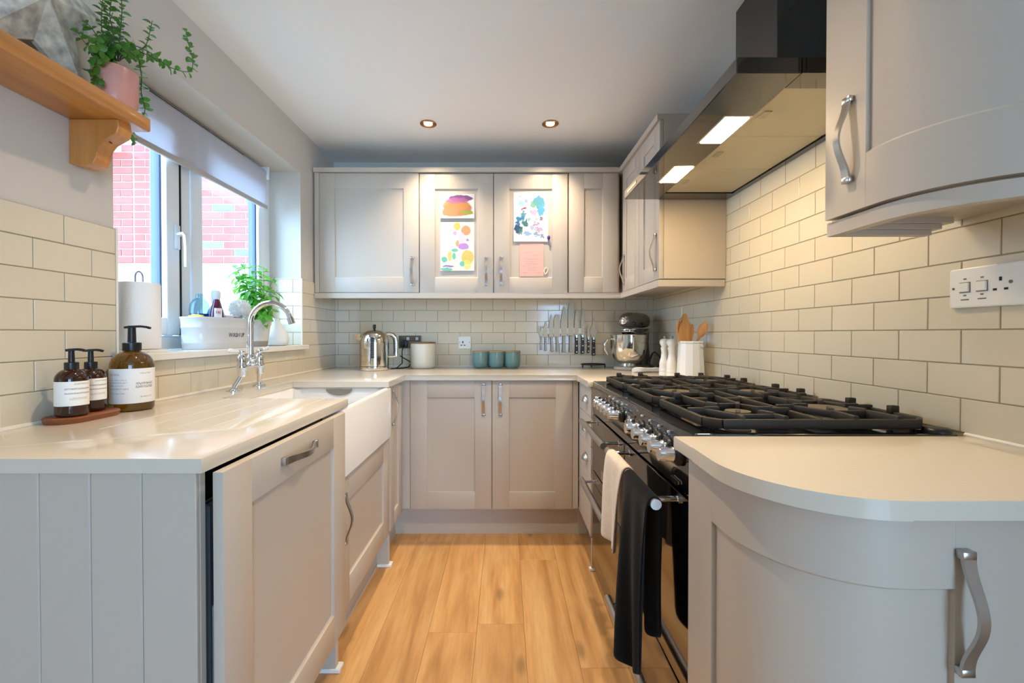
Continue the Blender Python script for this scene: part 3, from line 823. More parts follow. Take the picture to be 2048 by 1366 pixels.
q = G(); q.box(RXF - .0038, RXF + .004, 1.355, 1.455, .825, .872, .001); ck = q.obj('clock_panel', M('clock_glass', '#101418', 0.05, coat=.6), rc)
G().box(RXF - .0046, RXF - .003, 1.400, 1.425, .850, .860).box(RXF - .0046, RXF - .003, 1.372, 1.380, .852, .859).obj('clock_digits', M('clock_digits', '#9fb0b4', 0.4), ck)
for y in (1.385, 1.412, 1.438): G().cyl((RXF - .010, y, .836), (RXF, y, .836), .006, n=14).obj('clock_button', CHROME, ck)
G().box(RXF - .0015, RXF + .002, 1.02, 1.065, .772, .780).obj('badge', POLISH, rc)
G().box(RXF + .0, RXF + .003, 1.80, 1.845, .505, .545, .001).obj('badge', POLISH, rc)
# burners
def burner(x, y, r):
    q = G(); q.lathe([(r * 1.25, .9075), (r * 1.22, .911), (r * .95, .912), (r * .92, .918), (r, .920), (r, .929)], (x, y, 0), 28)
    b_ = q.obj('burner', M('burner_alloy', '#cfc8ba', 0.4, 0.6), rc) if 'ba' not in tcache else q.obj('burner', tcache['ba'], rc)
    tcache.setdefault('ba', b_.data.materials[0])
    G().lathe([(r * 1.02, .9285), (r * 1.04, .931), (r * 1.0, .934), (r * .6, .9355), (0, .9358)], (x, y, 0), 28).obj('burner_cap', tcache.get('bcap') or tcache.setdefault('bcap', M('burner_cap', '#554c3c', 0.5)), b_)
GY = [(0.985, 1.318), (1.324, 1.657), (1.663, 1.996)]
BX = (0.595, 0.855)
burner(.595, 1.100, .030); burner(.855, 1.150, .056)
burner(.595, 1.490, .044); burner(.855, 1.490, .038)
burner(.595, 1.860, .038); burner(.855, 1.830, .044)
def grate(y0, y1, cs):
    q = G(); x0, x1, zt = .468, .978, .944; zb = .926; b = .0055
    def bar(p0, p1, za=zb, zc=zt, wd=b):
        p0, p1 = V(*p0), V(*p1); t = (p1 - p0).normalized(); nn = V(-t.y, t.x) * wd
        q.prism([(*(p0 + nn), za), (*(p1 + nn), za), (*(p1 - nn), za), (*(p0 - nn), za)], (0, 0, zc - za), .0015, 1)
    c = .03
    for p0, p1 in (((x0 + c, y0), (x1 - c, y0)), ((x0 + c, y1), (x1 - c, y1)), ((x0, y0 + c), (x0, y1 - c)), ((x1, y0 + c), (x1, y1 - c)),
                   ((x0, y0 + c), (x0 + c, y0)), ((x1, y0 + c), (x1 - c, y0)), ((x0, y1 - c), (x0 + c, y1)), ((x1, y1 - c), (x1 - c, y1))):
        bar(p0, p1, .913, .9345)
    xm = .725
    bar((xm, y0), (xm, y1), .918, .936)
    for x, y in zip(BX, cs):
        r = .074
        hx = [(x + r * 1.15 * math.cos(R(a)), y + r * 1.25 * math.sin(R(a))) for a in range(0, 360, 60)]
        lim = (x0, xm) if x < xm else (xm, x1)
        for i in (0, 1, 3, 4): bar(hx[i], hx[(i + 1) % 6], .922, .940)
        for i, tgt in ((1, (x + .05, y1)), (2, (x - .05, y1)), (4, (x - .05, y0)), (5, (x + .05, y0)), (0, (lim[1], y)), (3, (lim[0], y))):
            bar(hx[i], tgt, .922, .942)
            t = (V(x, y) - V(*hx[i])).normalized(); p_ = V(*hx[i]); bar(p_, p_ + t * .036, .926, .945)
    for x, y in ((x0 + .06, y1), (x0 + .16, y1), (x0 + .33, y1), (x1 - .07, y1), (x1, y0 + .1), (x1, y1 - .1)):
        bar((x - .010, y), (x + .010, y), .930, .950, .007)
    for x in (x0 + .02, x1 - .02):
        for y in (y0 + .03, y1 - .03): q.cyl((x, y, .9075), (x, y, .920), .007, n=8)
    q.obj('pan_support', IRON, rc, label='cast iron pan support')
for (y0, y1), cs in zip(GY, ((1.10, 1.15), (1.49, 1.49), (1.86, 1.83))): grate(y0, y1, cs)
G().lathe([(.026, .9075), (.026, .914), (.022, .918), (0, .919)], (.978, .975, 0), 20, None).obj('hob_cap', BLACKS, rc)

# ---- towels over the near oven rail
def towel(name, label, y0, y1, front, back, mat, amp, seed, taper=0.0, sag=0.0):
    rs = random.Random(seed); ph = [rs.uniform(0, 6.28) for _ in range(4)]
    xr, zr, rad = .347, .738, .0165
    Ls = front + back + math.pi * rad
    def f(u, v):
        s = u * Ls
        t = v
        yy = y0 + (y1 - y0) * t
        if s < front:
            d = front - s; dd = d / max(front, .001)
            x = xr - rad - amp * (dd ** .7) * (0.6 + 0.5 * math.sin(7 * t + ph[0]) + 0.35 * math.sin(15 * t + ph[1] + 2 * dd)) * .5
            z = zr - d
        elif s < front + math.pi * rad:
            a = (s - front) / rad; x = xr - rad * math.cos(a); z = zr + rad * math.sin(a); dd = 0
        else:
            d = s - front - math.pi * rad; dd = d / max(back, .001)
            x = xr + rad + amp * .12 * dd * math.sin(9 * t + ph[2]); z = zr - d
        ym = (y0 + y1) / 2
        yy = ym + (yy - ym) * (1 - taper * dd) + .006 * math.sin(5 * dd + ph[3]) * dd
        z -= sag * math.sin(t * 3.1) * dd
        return (x, yy, z)
    q = G(); q.grid(f, 44, 22)
    o = q.obj(name, mat, None, origin=(xr, (y0 + y1) / 2, zr - front), recalc=False, sharp=180)
    md = o.modifiers.new('thick', 'SOLIDIFY'); md.thickness = .0055; md.offset = 0
    md = o.modifiers.new('round', 'SUBSURF'); md.levels = 1; md.render_levels = 1
    tag(o, label, 'towel'); return o
TB = M('beige_terry', '#d6c3ad', 0.95, var=.06, vs_=60, bump=0.5, bs=420, sheen=.3)
TD = M('charcoal_terry', '#0b0b0d', 0.95, spec=.1, var=.15, vs_=60, bump=0.5, bs=420, sheen=.08)
towel('hand_towel', 'short beige tea towel folded over the oven rail', 1.212, 1.402, .235, .200, TB, .040, 4, .10, .015)
towel('hand_towel', 'long charcoal towel hanging from the oven rail', 0.992, 1.200, .420, .330, TD, .065, 9, .28, .035)

# ================================================================== COOKER HOOD
hd = thing('cooker_hood', 'flat black cooker hood with chimney and two lit lamps over the hob', 'hood', (0.8, 1.5, 1.745))
HX0, HX1, HY0, HY1, HZ = 0.546, 1.018, 1.022, 1.978, 1.745
q = G()
q.box(HX0, HX0 + .155, HY0, HY1, HZ, HZ + .036, .002).box(HX1 - .022, HX1, HY0, HY1, HZ, HZ + .036)
q.box(HX0 + .155, HX1 - .022, HY0, HY0 + .064, HZ, HZ + .036).box(HX0 + .155, HX1 - .022, HY1 - .085, HY1, HZ, HZ + .036)
q.box(HX0 + .002, HX1, HY0 + .002, HY1 - .002, HZ + .020, HZ + .038)
q.obj('canopy', BLACKG, hd)
G().box(.845, HX1, 1.347, 1.590, HZ + .036, ZC - .002, .0015).obj('chimney', BLACKG, hd)
G().box(HX0 - .0012, HX0 + .001, HY1 - .18, HY1 - .05, HZ + .012, HZ + .024).obj('button_strip', POLISH, hd)
MESHF = M('filter_mesh', '#cfc8b2', 0.42, 0.75, bump=0.5, bs=700)
ys = [1.088, 1.356, 1.624, 1.892]
for a, b in zip(ys, ys[1:]):
    f_ = G().box(HX0 + .157, HX1 - .024, a + .0015, b - .0015, HZ + .004, HZ + .016, .003).obj('filter', MESHF, hd)
    G().box(HX0 + .175, HX0 + .197, (a + b) / 2 - .02, (a + b) / 2 + .02, HZ + .001, HZ + .006, .001).obj('latch', M('latch', '#b3ab95', .4, .6), f_)
LENS = M('hood_lamp_lens', '#fff1d6', 0.3, emit=HOOD_E, emc=(1.0, 0.74, 0.40))
for y in (1.310, 1.670):
    fr_ = G().box(.618, .702, y - .088, y + .088, HZ - .001, HZ + .004, .001).obj('lamp_surround', POLISH, hd)
    G().box(.626, .694, y - .080, y + .080, HZ - .0035, HZ + .001, .001).obj('lamp_lens', LENS, fr_)

# ================================================================== DOWNLIGHTS
BRASS = M('copper_bezel', '#a5764e', 0.3, 0.8)
BULB = M('halogen_bulb', '#fff4e2', 0.3, emit=30, emc=(1.0, 0.82, 0.60))
DL = [(-.431, 2.43, 'downlight in the ceiling above the plain wall cabinet door'), (.254, 2.43, 'downlight in the ceiling above the painting with blue blots'),
      (-.431, 1.15, 'downlight in the ceiling above the dishwasher'), (.254, 1.15, 'downlight in the ceiling beside the hood chimney')]
for x, y, lb in DL:
    d = thing('downlight', 'round copper rimmed ' + lb, 'light', (x, y, ZC), group='ceiling downlights')
    G().lathe([(.044, 0), (.046, -.003), (.040, -.005), (.034, -.002), (.030, 0.0)], (0, 0, 0), 28).obj('bezel', BRASS, d, world=False)
    G().lathe([(.024, -.001), (.022, -.004), (0, -.006)], (0, 0, 0), 20).obj('bulb', BULB, d, world=False)
    l = bpy.data.lights.new('downlight_lamp' if y > 2 else 'downlight_offscreen', 'SPOT'); l.energy = DOWN_W; l.color = (1.0, 0.80, 0.58); l.spot_size = R(112); l.spot_blend = 1.0; l.shadow_soft_size = .022
    nm = 'downlight_lamp' if y > 2 else ('downlight_by_window_offscreen' if x < 0 else 'downlight_by_hood_offscreen')
    o = bpy.data.objects.new(nm, l); col.objects.link(o); o.parent = d; o.location = (0, 0, -.012)
# ================================================================== PINE SHELF AND WHAT STANDS ON IT
SX, SZ0, SZ1 = -1.020, 1.710, 1.750
sh = thing('pine_shelf', 'orange pine shelf on the wall beside the window', 'shelf', (-1.1, 0.7, SZ0))
q = G(); q.box(PX, SX, 0.15, 1.250, SZ0, SZ1, .006, 3); q.obj('board', PINE, sh)
# bracket: ogee profile cut from thick pine
def bracket(y0, y1):
    prof = [(PX, SZ0), (-1.045, SZ0), (-1.042, 1.690), (-1.048, 1.672), (-1.066, 1.664), (-1.086, 1.655), (-1.098, 1.640), (-1.102, 1.622), (-1.104, 1.606), (-1.112, 1.592), (-1.130, 1.584), (-1.150, 1.585), (PX, 1.592)]
    G().prism([(x, y0, z) for x, z in prof], (0, y1 - y0, 0), .002, 1).obj('bracket', PINEZ, sh)
bracket(1.168, 1.212); bracket(0.30, 0.344)
q = G(); q.lathe([(.004, 0), (.004, .002)], (0, 0, 0), 12, Matrix.Translation((-1.083, 1.188, 1.655)) @ Matrix.Rotation(R(60), 4, 'Y')); q.obj('screw', REDM, sh)

# weathered zinc star
ZINC = M('weathered_zinc', '#c9c5ba', 0.45, 0.30, var=0.55, vs_=34, bump=0.6, bs=45)
st = G(); RS, rs_ = 0.232, 0.105; dep = .045
cz = SZ1 + RS * math.cos(R(36)) + .001; cy = 1.040
def star_pt(i, r, x): 
    a = R(90 + 36 * i); return (x, cy + r * math.cos(a), cz + r * math.sin(a))
xb = -1.142
rim = [st.bm.verts.new(star_pt(i, RS if i % 2 == 0 else rs_, xb + (.0 if i % 2 == 0 else .004))) for i in range(10)]
rim2 = [st.bm.verts.new(star_pt(i, (RS if i % 2 == 0 else rs_) * .985, xb + .014)) for i in range(10)]
cf = st.bm.verts.new((xb + dep + .005, cy, cz)); cbk = st.bm.verts.new((xb - .004, cy, cz))
for i in range(10):
    j = (i + 1) % 10
    st.bm.faces.new([rim[i], rim[j], rim2[j], rim2[i]]); st.bm.faces.new([rim2[i], rim2[j], cf]); st.bm.faces.new([rim[j], rim[i], cbk])
star = tag(st.obj('metal_star', ZINC, None, origin=(xb, cy, SZ1), sharp=20), 'weathered zinc star ornament standing on the pine shelf', 'ornament')

# leaves ------------------------------------------------------------
def leaf_mesh(name, L_, W_, point, cup, mat):
    q = G(); n = 6; a = []; b = []; mid = []
    for i in range(n + 1):
        t = i / n; wv = W_ / 2 * math.sin(math.pi * t ** (0.85 if point else 1)) ** (0.9 if point else .6)
        z = -cup * t * t * L_; mid.append((0, t * L_, z - .0)); a.append((-wv, t * L_, z + wv * .35)); b.append((wv, t * L_, z + wv * .35))
    vm = [q.bm.verts.new(p_) for p_ in mid]; va = [q.bm.verts.new(p_) if 0 < i < n else None for i, p_ in enumerate(a)]; vb = [q.bm.verts.new(p_) if 0 < i < n else None for i, p_ in enumerate(b)]
    for i in range(n):
        for side, fl in ((va, False), (vb, True)):
            f = [vm[i], vm[i + 1]] + ([side[i + 1]] if side[i + 1] else []) + ([side[i]] if side[i] else [])
            if len(f) > 2: q.bm.faces.new(f[::-1] if fl else f)
    me = q.mesh(name, sharp=180, recalc=False); me.materials.append(mat); return me
def leafy(name, c, tl):
    m = M(name, c, 0.42, var=.12, vs_=40, rnd=.28)
    nt = m.node_tree; p_ = nt.nodes['Principled BSDF']; t_ = nt.nodes.new('ShaderNodeBsdfTranslucent'); t_.inputs[0].default_value = lin(tl)
    mx_ = nt.nodes.new('ShaderNodeMixShader'); mx_.inputs[0].default_value = .38
    nt.links.new(p_.outputs[0], mx_.inputs[1]); nt.links.new(t_.outputs[0], mx_.inputs[2]); nt.links.new(mx_.outputs[0], nt.nodes['Material Output'].inputs[0])
    return m
def stem_leaves(root, pts, me, step, size, rl, start=.15, tip=True, droop=.2, r=.0012, smat=None):
    """a stem through pts with opposite pairs of leaves along it"""
    pts = [Vector(p_) for p_ in pts]
    fine = []
    for i in range(len(pts) - 1):
        p0 = pts[max(i - 1, 0)]; p1 = pts[i]; p2 = pts[i + 1]; p3 = pts[min(i + 2, len(pts) - 1)]
        for k in range(6):
            t = k / 6
            fine.append(.5 * ((2 * p1) + (p2 - p0) * t + (2 * p0 - 5 * p1 + 4 * p2 - p3) * t * t + (3 * p1 - p0 - 3 * p2 + p3) * t ** 3))
    fine.append(pts[-1])
    G().tube(fine, [r * (1.2 - .6 * i / len(fine)) for i in range(len(fine))], 6).obj('stem', smat, root)
    tot = sum((b - a).length for a, b in zip(fine, fine[1:])); acc = 0; nxt = tot * start; turn = rl.random() * 6
    for a, b in zip(fine, fine[1:]):
        seg = (b - a).length
        while nxt <= acc + seg + 1e-6:
            p_ = a.lerp(b, (nxt - acc) / max(seg, 1e-6)); t = (b - a).normalized(); u = t.orthogonal().normalized()
            for s in (0, math.pi):
                q_ = Matrix.Rotation(turn + s, 3, t) @ u
                d = (q_ + t * .35 + V(0, 0, -droop * rl.uniform(.3, 1.4)) + V(rl.uniform(-.25, .25), rl.uniform(-.25, .25), 0)).normalized()
                up = (t * 1.0 + V(0, 0, .6) + V(rl.uniform(-.3, .3), rl.uniform(-.3, .3), 0)).normalized()
                x_ = d.cross(up).normalized(); z_ = x_.cross(d)
                s_ = size * rl.uniform(.7, 1.2) * (1 - .25 * nxt / tot)
                m4 = Matrix((x_ * s_, d * s_, z_ * s_)).transposed().to_4x4(); m4.translation = p_ - OFF[root]
                inst('leaf', me, root, mat4=m4)
            turn += math.pi / 2 + rl.uniform(-.3, .3); nxt += step * rl.uniform(.8, 1.2)
        acc += seg
# trailing plant in a pink pot
PINK = M('pink_glaze', '#cf9284', 0.28, var=.05, vs_=20, bump=0.5, bs=28, coat=.3)
SOIL = M('soil', '#2c2118', 0.95, bump=0.6, bs=120)
TG = leafy('trailing_leaf', '#4f8432', '#7cb84a')
tpn = thing('trailing_plant', 'trailing green plant in a dimpled pink pot at the end of the pine shelf', 'plant', (-1.073, 1.195, SZ1))
G().lathe([(.040, 0), (.045, .003), (.048, .02), (.050, .06), (.0505, .098), (.0495, .103), (.046, .103), (.045, .090), (.0, .089)], (-1.073, 1.195, SZ1), 32).obj('pot', PINK, tpn)
G().lathe([(.0455, .088), (.0, .094)], (-1.073, 1.195, SZ1), 20).obj('soil', SOIL, tpn)
LR = leaf_mesh('leaf', 0.0235, 0.0195, False, .2, TG)
SG = M('stem_brown', '#4b4a2a', 0.6)
rl = random.Random(5)
P0 = at(238, 124, 1.19)
def pxs(l): return [at(a, b, y) for a, b, y in l]
for stem in (
    [(238, 126, 1.19), (214, 80, 1.17), (209, 40, 1.16), (216, -30, 1.15)], [(236, 126, 1.19), (232, 70, 1.18), (226, 30, 1.17), (238, -40, 1.17)],
    [(240, 126, 1.19), (246, 70, 1.20), (250, 20, 1.2), (246, -30, 1.2)], [(242, 126, 1.19), (262, 95, 1.22), (279, 97, 1.23), (310, 112, 1.25), (340, 136, 1.26), (380, 147, 1.27), (390, 128, 1.27), (382, 95, 1.27), (377, 66, 1.27)],
    [(243, 124, 1.19), (275, 108, 1.21), (296, 95, 1.22), (304, 72, 1.22), (310, 46, 1.22)], [(234, 124, 1.19), (208, 112, 1.15), (195, 132, 1.13), (196, 160, 1.125), (205, 172, 1.125)],
    [(232, 124, 1.19), (200, 104, 1.14), (178, 92, 1.12), (160, 66, 1.11)], [(236, 124, 1.19), (214, 96, 1.15), (190, 62, 1.13), (172, 44, 1.12)],
    [(240, 124, 1.19), (252, 98, 1.17), (270, 112, 1.16), (282, 122, 1.16)], [(243, 126, 1.2), (276, 108, 1.26), (287, 150, 1.275), (287, 190, 1.28), (294, 222, 1.28), (280, 252, 1.285), (262, 272, 1.285), (276, 288, 1.285)],
    [(238, 124, 1.19), (224, 88, 1.2), (222, 60, 1.2), (232, 30, 1.2)], [(242, 124, 1.19), (268, 104, 1.2), (318, 122, 1.22), (345, 138, 1.22)],
    [(233, 124, 1.19), (204, 120, 1.13), (190, 146, 1.12), (200, 168, 1.12)], [(236, 124, 1.19), (206, 92, 1.14), (196, 84, 1.12), (204, 108, 1.11)]):
    stem_leaves(tpn, pxs(stem), LR, .0150, 1.0, rl, .12, smat=SG)

# ================================================================== BOTTLES ON THE LEFT WORKTOP
tray = tag(G().loft([rrect(-1.164, -1.072, 1.058, 1.222, .044, WT), rrect(-1.167, -1.068, 1.054, 1.226, .048, WT + .013), rrect(-1.164, -1.071, 1.057, 1.223, .046, WT + .016)])
           .obj('coaster_tray', TRAYW, None, origin=(-1.118, 1.14, WT)), 'oval brown wooden tray under the two small pump bottles', 'tray')
def label_mat(name, lines, base):
    """white paper label with rows of print too small to read"""
    m = bpy.data.materials.new(name); m.use_nodes = True; nt = m.node_tree; N = nt.nodes.new; L = nt.links.new
    p_ = nt.nodes['Principled BSDF']; p_.inputs['Roughness'].default_value = .6
    t = N('ShaderNodeTexCoord'); sp = N('ShaderNodeSeparateXYZ'); L(t.outputs['UV'], sp.inputs[0])
    acc = None
    for (z0, z1, x0, x1, str_) in lines:
        cond = None
        for (sock, lo, hi) in (('Y', z0, z1), ('X', x0, x1)):
            for op, val in (('GREATER_THAN', lo), ('LESS_THAN', hi)):
                c_ = N('ShaderNodeMath'); c_.operation = op; c_.inputs[1].default_value = val; L(sp.outputs[sock], c_.inputs[0])
                if cond is None: cond = c_.outputs[0]
                else:
                    mu = N('ShaderNodeMath'); mu.operation = 'MULTIPLY'; L(cond, mu.inputs[0]); L(c_.outputs[0], mu.inputs[1]); cond = mu.outputs[0]
        mu = N('ShaderNodeMath'); mu.operation = 'MULTIPLY'; L(cond, mu.inputs[0]); mu.inputs[1].default_value = str_; cond = mu.outputs[0]
        if acc is None: acc = cond
        else:
            mu = N('ShaderNodeMath'); mu.operation = 'MAXIMUM'; L(acc, mu.inputs[0]); L(cond, mu.inputs[1]); acc = mu.outputs[0]
    mp = N('ShaderNodeMapping'); mp.inputs['Scale'].default_value = (90, 30, 1); L(t.outputs['UV'], mp.inputs[0])
    n = N('ShaderNodeTexNoise'); n.inputs['Scale'].default_value = 1.0; L(mp.outputs[0], n.inputs['Vector'])
    mr = N('ShaderNodeMapRange'); mr.inputs[1].default_value = .42; mr.inputs[2].default_value = .58; L(n.outputs['Fac'], mr.inputs[0])
    mu = N('ShaderNodeMath'); mu.operation = 'MULTIPLY'; L(acc, mu.inputs[0]); L(mr.outputs[0], mu.inputs[1])
    mx_ = N('ShaderNodeMix'); mx_.data_type = 'RGBA'; L(mu.outputs[0], mx_.inputs[0]); mx_.inputs[6].default_value = lin(base); mx_.inputs[7].default_value = lin('#5d5952')
    L(mx_.outputs[2], p_.inputs['Base Color']); return m
AMBER = M('amber_glass', '#3a1c0c', 0.06, trans=.35, coat=.3)
AMBER2 = M('golden_amber_glass', '#7a5a10', 0.05, trans=.75, coat=.3)
PUMPM = M('black_pump', '#17181a', 0.35)
def arc_label(q, c, r, z0, z1, a0, a1, n=20):
    uvl = q.bm.loops.layers.uv.new('UVMap'); vs_ = []
    for i in range(n + 1):
        a = R(a0 + (a1 - a0) * i / n)
        vs_.append([q.bm.verts.new((c[0] + r * math.cos(a), c[1] + r * math.sin(a), z)) for z in (z0, z1)])
    for i in range(n):
        f = q.bm.faces.new([vs_[i][0], vs_[i + 1][0], vs_[i + 1][1], vs_[i][1]])
        for lp, uv in zip(f.loops, ((i / n, 0), ((i + 1) / n, 0), ((i + 1) / n, 1), (i / n, 1))): lp[uvl].uv = uv
    return q
def pump_bottle(label, x, y, z, r, h, lm, glass, ang, spread, band):
    """h: height to the top of the pump"""
    b = thing('pump_bottle', label, 'bottle', (x, y, z), group='amber pump bottles')
    hb = h * .74
    sh_ = hb - r * 1.02
    pr = [(r * .80, 0), (r * .97, .004), (r, .010), (r, sh_)]
    for i in range(1, 9):
        a = R(90 * i / 8 * .86); pr.append((r * .14 + r * .86 * math.cos(a), sh_ + (hb - sh_) * .86 * math.sin(a)))
    nk = pr[-1][0]; pr += [(nk, hb)]
    pr += [(0, hb)]
    G().lathe(pr, (0, 0, 0), 36).obj('glass', glass, b, world=False)
    q = arc_label(G(), (0, 0), r + .0006, h * band[0], h * band[1], ang - spread, ang + spread)
    q.obj('paper_label', lm, b, world=False, recalc=False, sharp=180)
    q = G(); q.lathe([(nk * 1.28, hb - .008), (nk * 1.32, hb - .006), (nk * 1.32, hb + h * .062), (nk * 1.1, hb + h * .068), (0, hb + h * .07)], (0, 0, 0), 24)
    pm = q.obj('pump_collar', PUMPM, b, world=False)
    q = G(); q.cyl((0, 0, hb + h * .05), (0, 0, h * .985), nk * .62, nk * .55, 16)
    da = R(8); dx, dy = math.cos(da), math.sin(da)
    Lh = r * .95
    q.strap([(-dx * nk * .9, -dy * nk * .9, h * .985), (0, 0, h * .995), (dx * Lh * .5, dy * Lh * .5, h * 1.0), (dx * Lh * .85, dy * Lh * .85, h * .99), (dx * Lh, dy * Lh, h * .978)], [nk * 1.1, nk * 1.3, nk * .8, nk * .6, nk * .5], .006, (-dy, dx, 0))
    q.obj('pump_head', PUMPM, pm, world=False)
    return b
LM1 = label_mat('small_bottle_label', [(.86, .93, .55, .95, .6), (.66, .73, .35, .95, .9), (.48, .54, .35, .95, .95), (.24, .34, .45, .85, .45)], '#efebe2')
LM2 = label_mat('big_bottle_label', [(.84, .88, .60, .80, .6), (.80, .86, .1, .3, .5), (.66, .69, .1, .42, .5), (.58, .62, .1, .42, .5), (.50, .53, .1, .36, .5), (.40, .45, .1, .44, .5), (.28, .31, .12, .38, .5), (.53, .60, .54, .84, .9), (.44, .51, .54, .84, .9), (.16, .20, .6, .82, .6)], '#e9e5df')
pump_bottle('small amber pump bottle on the tray end away from the large bottle', -1.1050, 1.098, WT + .0158, .0325, .170, LM1, AMBER, -45, 78, (.17, .53))
pump_bottle('small amber pump bottle on the tray end beside the large bottle', -1.1270, 1.172, WT + .0158, .0315, .166, LM1, AMBER, -40, 78, (.19, .54))
pump_bottle('large golden amber pump bottle with a tall white label under the window sill', -1.1080, 1.280, WT - .0003, .0520, .248, LM2, AMBER2, -48, 84, (.10, .505))

# ================================================================== WINDOW SILL THINGS
SXC = -1.25
# kitchen roll on its holder
kr = thing('kitchen_roll', 'white kitchen roll on a wire holder on the window sill', 'paper roll', (SXC, 1.474, WZ0))
PAPER = M('tissue_paper', '#f1efeb', 0.95, bump=0.5, bs=220)
G().lathe([(.020, .012), (.058, .012), (.059, .016), (.059, .230), (.057, .236), (.020, .236)], (SXC, 1.474, WZ0), 40).obj('paper', PAPER, kr)
q = G(); q.lathe([(.074, 0), (.075, .003), (.073, .010), (0, .011)], (SXC, 1.474, WZ0), 36); q.obj('base', PLASTW, kr)
q = G(); pts = [(SXC, 1.459, WZ0 + .01), (SXC, 1.459, WZ0 + .258)]
for i in range(1, 12): pts.append((SXC, 1.474 - .015 * math.cos(R(15 * i)), WZ0 + .258 + .018 * math.sin(R(15 * i))))
pts += [(SXC, 1.489, WZ0 + .258), (SXC, 1.489, WZ0 + .01)]
q.tube(pts, .0028, 8); q.obj('wire', M('grey_wire', '#9a96a0', .3, .9), kr)

# enamel tub with lettering
ENA = M('white_enamel', '#d0d0ce', 0.25, coat=.3)
TCX, TCY, TA, TBh = -1.243, 1.856, .080, .162
tb = thing('enamel_tub', 'oval white metal tub lettered WASH UP on the window sill', 'tub', (TCX, TCY, WZ0))
def oval(rx, ry, z, n=48, e=2.7):
    pts = []
    for i in range(n):
        a = 2 * math.pi * i / n; c_, s_ = math.cos(a), math.sin(a)
        pts.append((TCX + rx * math.copysign(abs(c_) ** (2 / e), c_), TCY + ry * math.copysign(abs(s_) ** (2 / e), s_), z))
    return pts
lv = []
for z, k in ((0, .93), (.003, .945), (.022, .952), (.025, .966), (.029, .966), (.032, .955), (.085, .972), (.088, .986), (.092, .986), (.095, .975), (.124, .99), (.127, 1.01), (.131, 1.01), (.132, .99), (.126, .965), (.012, .92)):
    lv.append(oval(TA * k, TBh * k, WZ0 + z))
G().loft(lv).obj('body', ENA, tb)
me = text_mesh('WASH UP', .026, .0006, 1.0); me.materials.append(M('tub_lettering', '#4a4a4c', .6)); me.name = 'lettering'
for v in me.vertices:                            # wrap the letters round the side of the tub
    yy = .020 + v.co.x; zz = .058 + v.co.y; k_ = .9635 + .0006 * (zz - .058) / .01
    xs_ = TA * k_ * (1 - min(abs(yy) / (TBh * k_), .999) ** 2.7) ** (1 / 2.7)
    v.co = (xs_ + .0008 + v.co.z * .5, yy, zz)
inst('lettering', me, tb)
# things in the tub (they stand on its floor)
TF = WZ0 + .0122
def bottle(name, label, cat, x, y, prof, mat, cap=None, capm=None, sx=1.0, sy=1.0, liquid=None, lm=None):
    b = thing(name, label, cat, (x, y, TF))
    G().lathe(prof, (0, 0, 0), 28, None, sx, sy).obj('bottle', mat, b, world=False)
    if liquid: G().lathe(liquid, (0, 0, 0), 24, None, sx, sy).obj('liquid', lm, b, world=False)
    if cap: G().lathe(cap, (0, 0, 0), 20).obj('cap', capm, b, world=False)
    return b
CLB = clear('clear_blue_plastic', (.62, .84, .95), .05, .05)
bottle('cleaner_bottle', 'clear bottle of blue cleaner at the window end of the white tub', 'bottle', -1.268, 1.790, [(.030, 0), (.033, .006), (.035, .15), (.032, .175), (.022, .192), (.012, .198), (0, .198)], CLB,
       [(.013, .196), (.014, .198), (.014, .214), (.010, .218), (0, .218)], CLB, 1, 1.1, [(.028, .003), (.031, .008), (.032, .135), (0, .1355)], M('blue_liquid', '#4f5f9a', .15, trans=.5))
PUR = M('purple_soap', '#5d1f3c', .15, trans=.25, coat=.3)
ds = bottle('dish_soap', 'small dark red dish soap bottle with a white label in the tub', 'bottle', -1.208, 1.808, [(.026, 0), (.029, .006), (.0285, .13), (.026, .150), (.017, .180), (.012, .195), (0, .198)], PUR, sx=.8, sy=1.0)
q = arc_label(G(), (0, 0), .0290, .120, .158, -72, -8, 12)
for v in q.bm.verts: v.co.x *= .84; v.co.y *= 1.02
q.obj('paper_label', M('soap_label', '#e8e3df', .5), ds, world=False, recalc=False, sharp=180)
me = text_mesh('FAI', .017, .0004, .75); me.materials.append(M('soap_letters', '#a0202a', .5)); inst('lettering', me, ds, (.0196, -.0205, .140), rot=(R(90), 0, R(48)))
FROST = M('frosted_plastic', '#dfe6ea', .35, trans=.45)
CLW = clear('clear_plastic', (.90, .94, .96), .07, .05)
bottle('spray_bottle', 'clear spray bottle with a white top in the tub', 'bottle', -1.262, 1.882, [(.030, 0), (.033, .006), (.034, .135), (.028, .155), (.014, .178), (.013, .190), (0, .191)], FROST,
       [(.015, .186), (.016, .189), (.016, .206), (.018, .210), (.018, .232), (.012, .240), (0, .241)], M('frosted_white', '#e3e8ea', .4), 1, 1)
sp_ = tag(G().box(-.022, .022, -.020, .020, 0, .032, .006, 2).obj('sponge', M('yellow_sponge', '#e5c75a', .95, bump=.6, bs=150), None, world=False), 'yellow sponge lying in the white tub', 'sponge')
sp_.location = (-1.246, 1.740, WZ0 + .108); sp_.rotation_euler = (R(12), R(6), R(5))
q = G(); q.box(-.024, .024, -.045, .045, 0, .132, .004); wb_ = tag(q.obj('soap_box', M('lilac_card', '#d9cfdc', .6), None, world=False), 'pale lilac box standing in the tub under the brush', 'box')
wb_.location = (-1.212, 1.888, TF); 
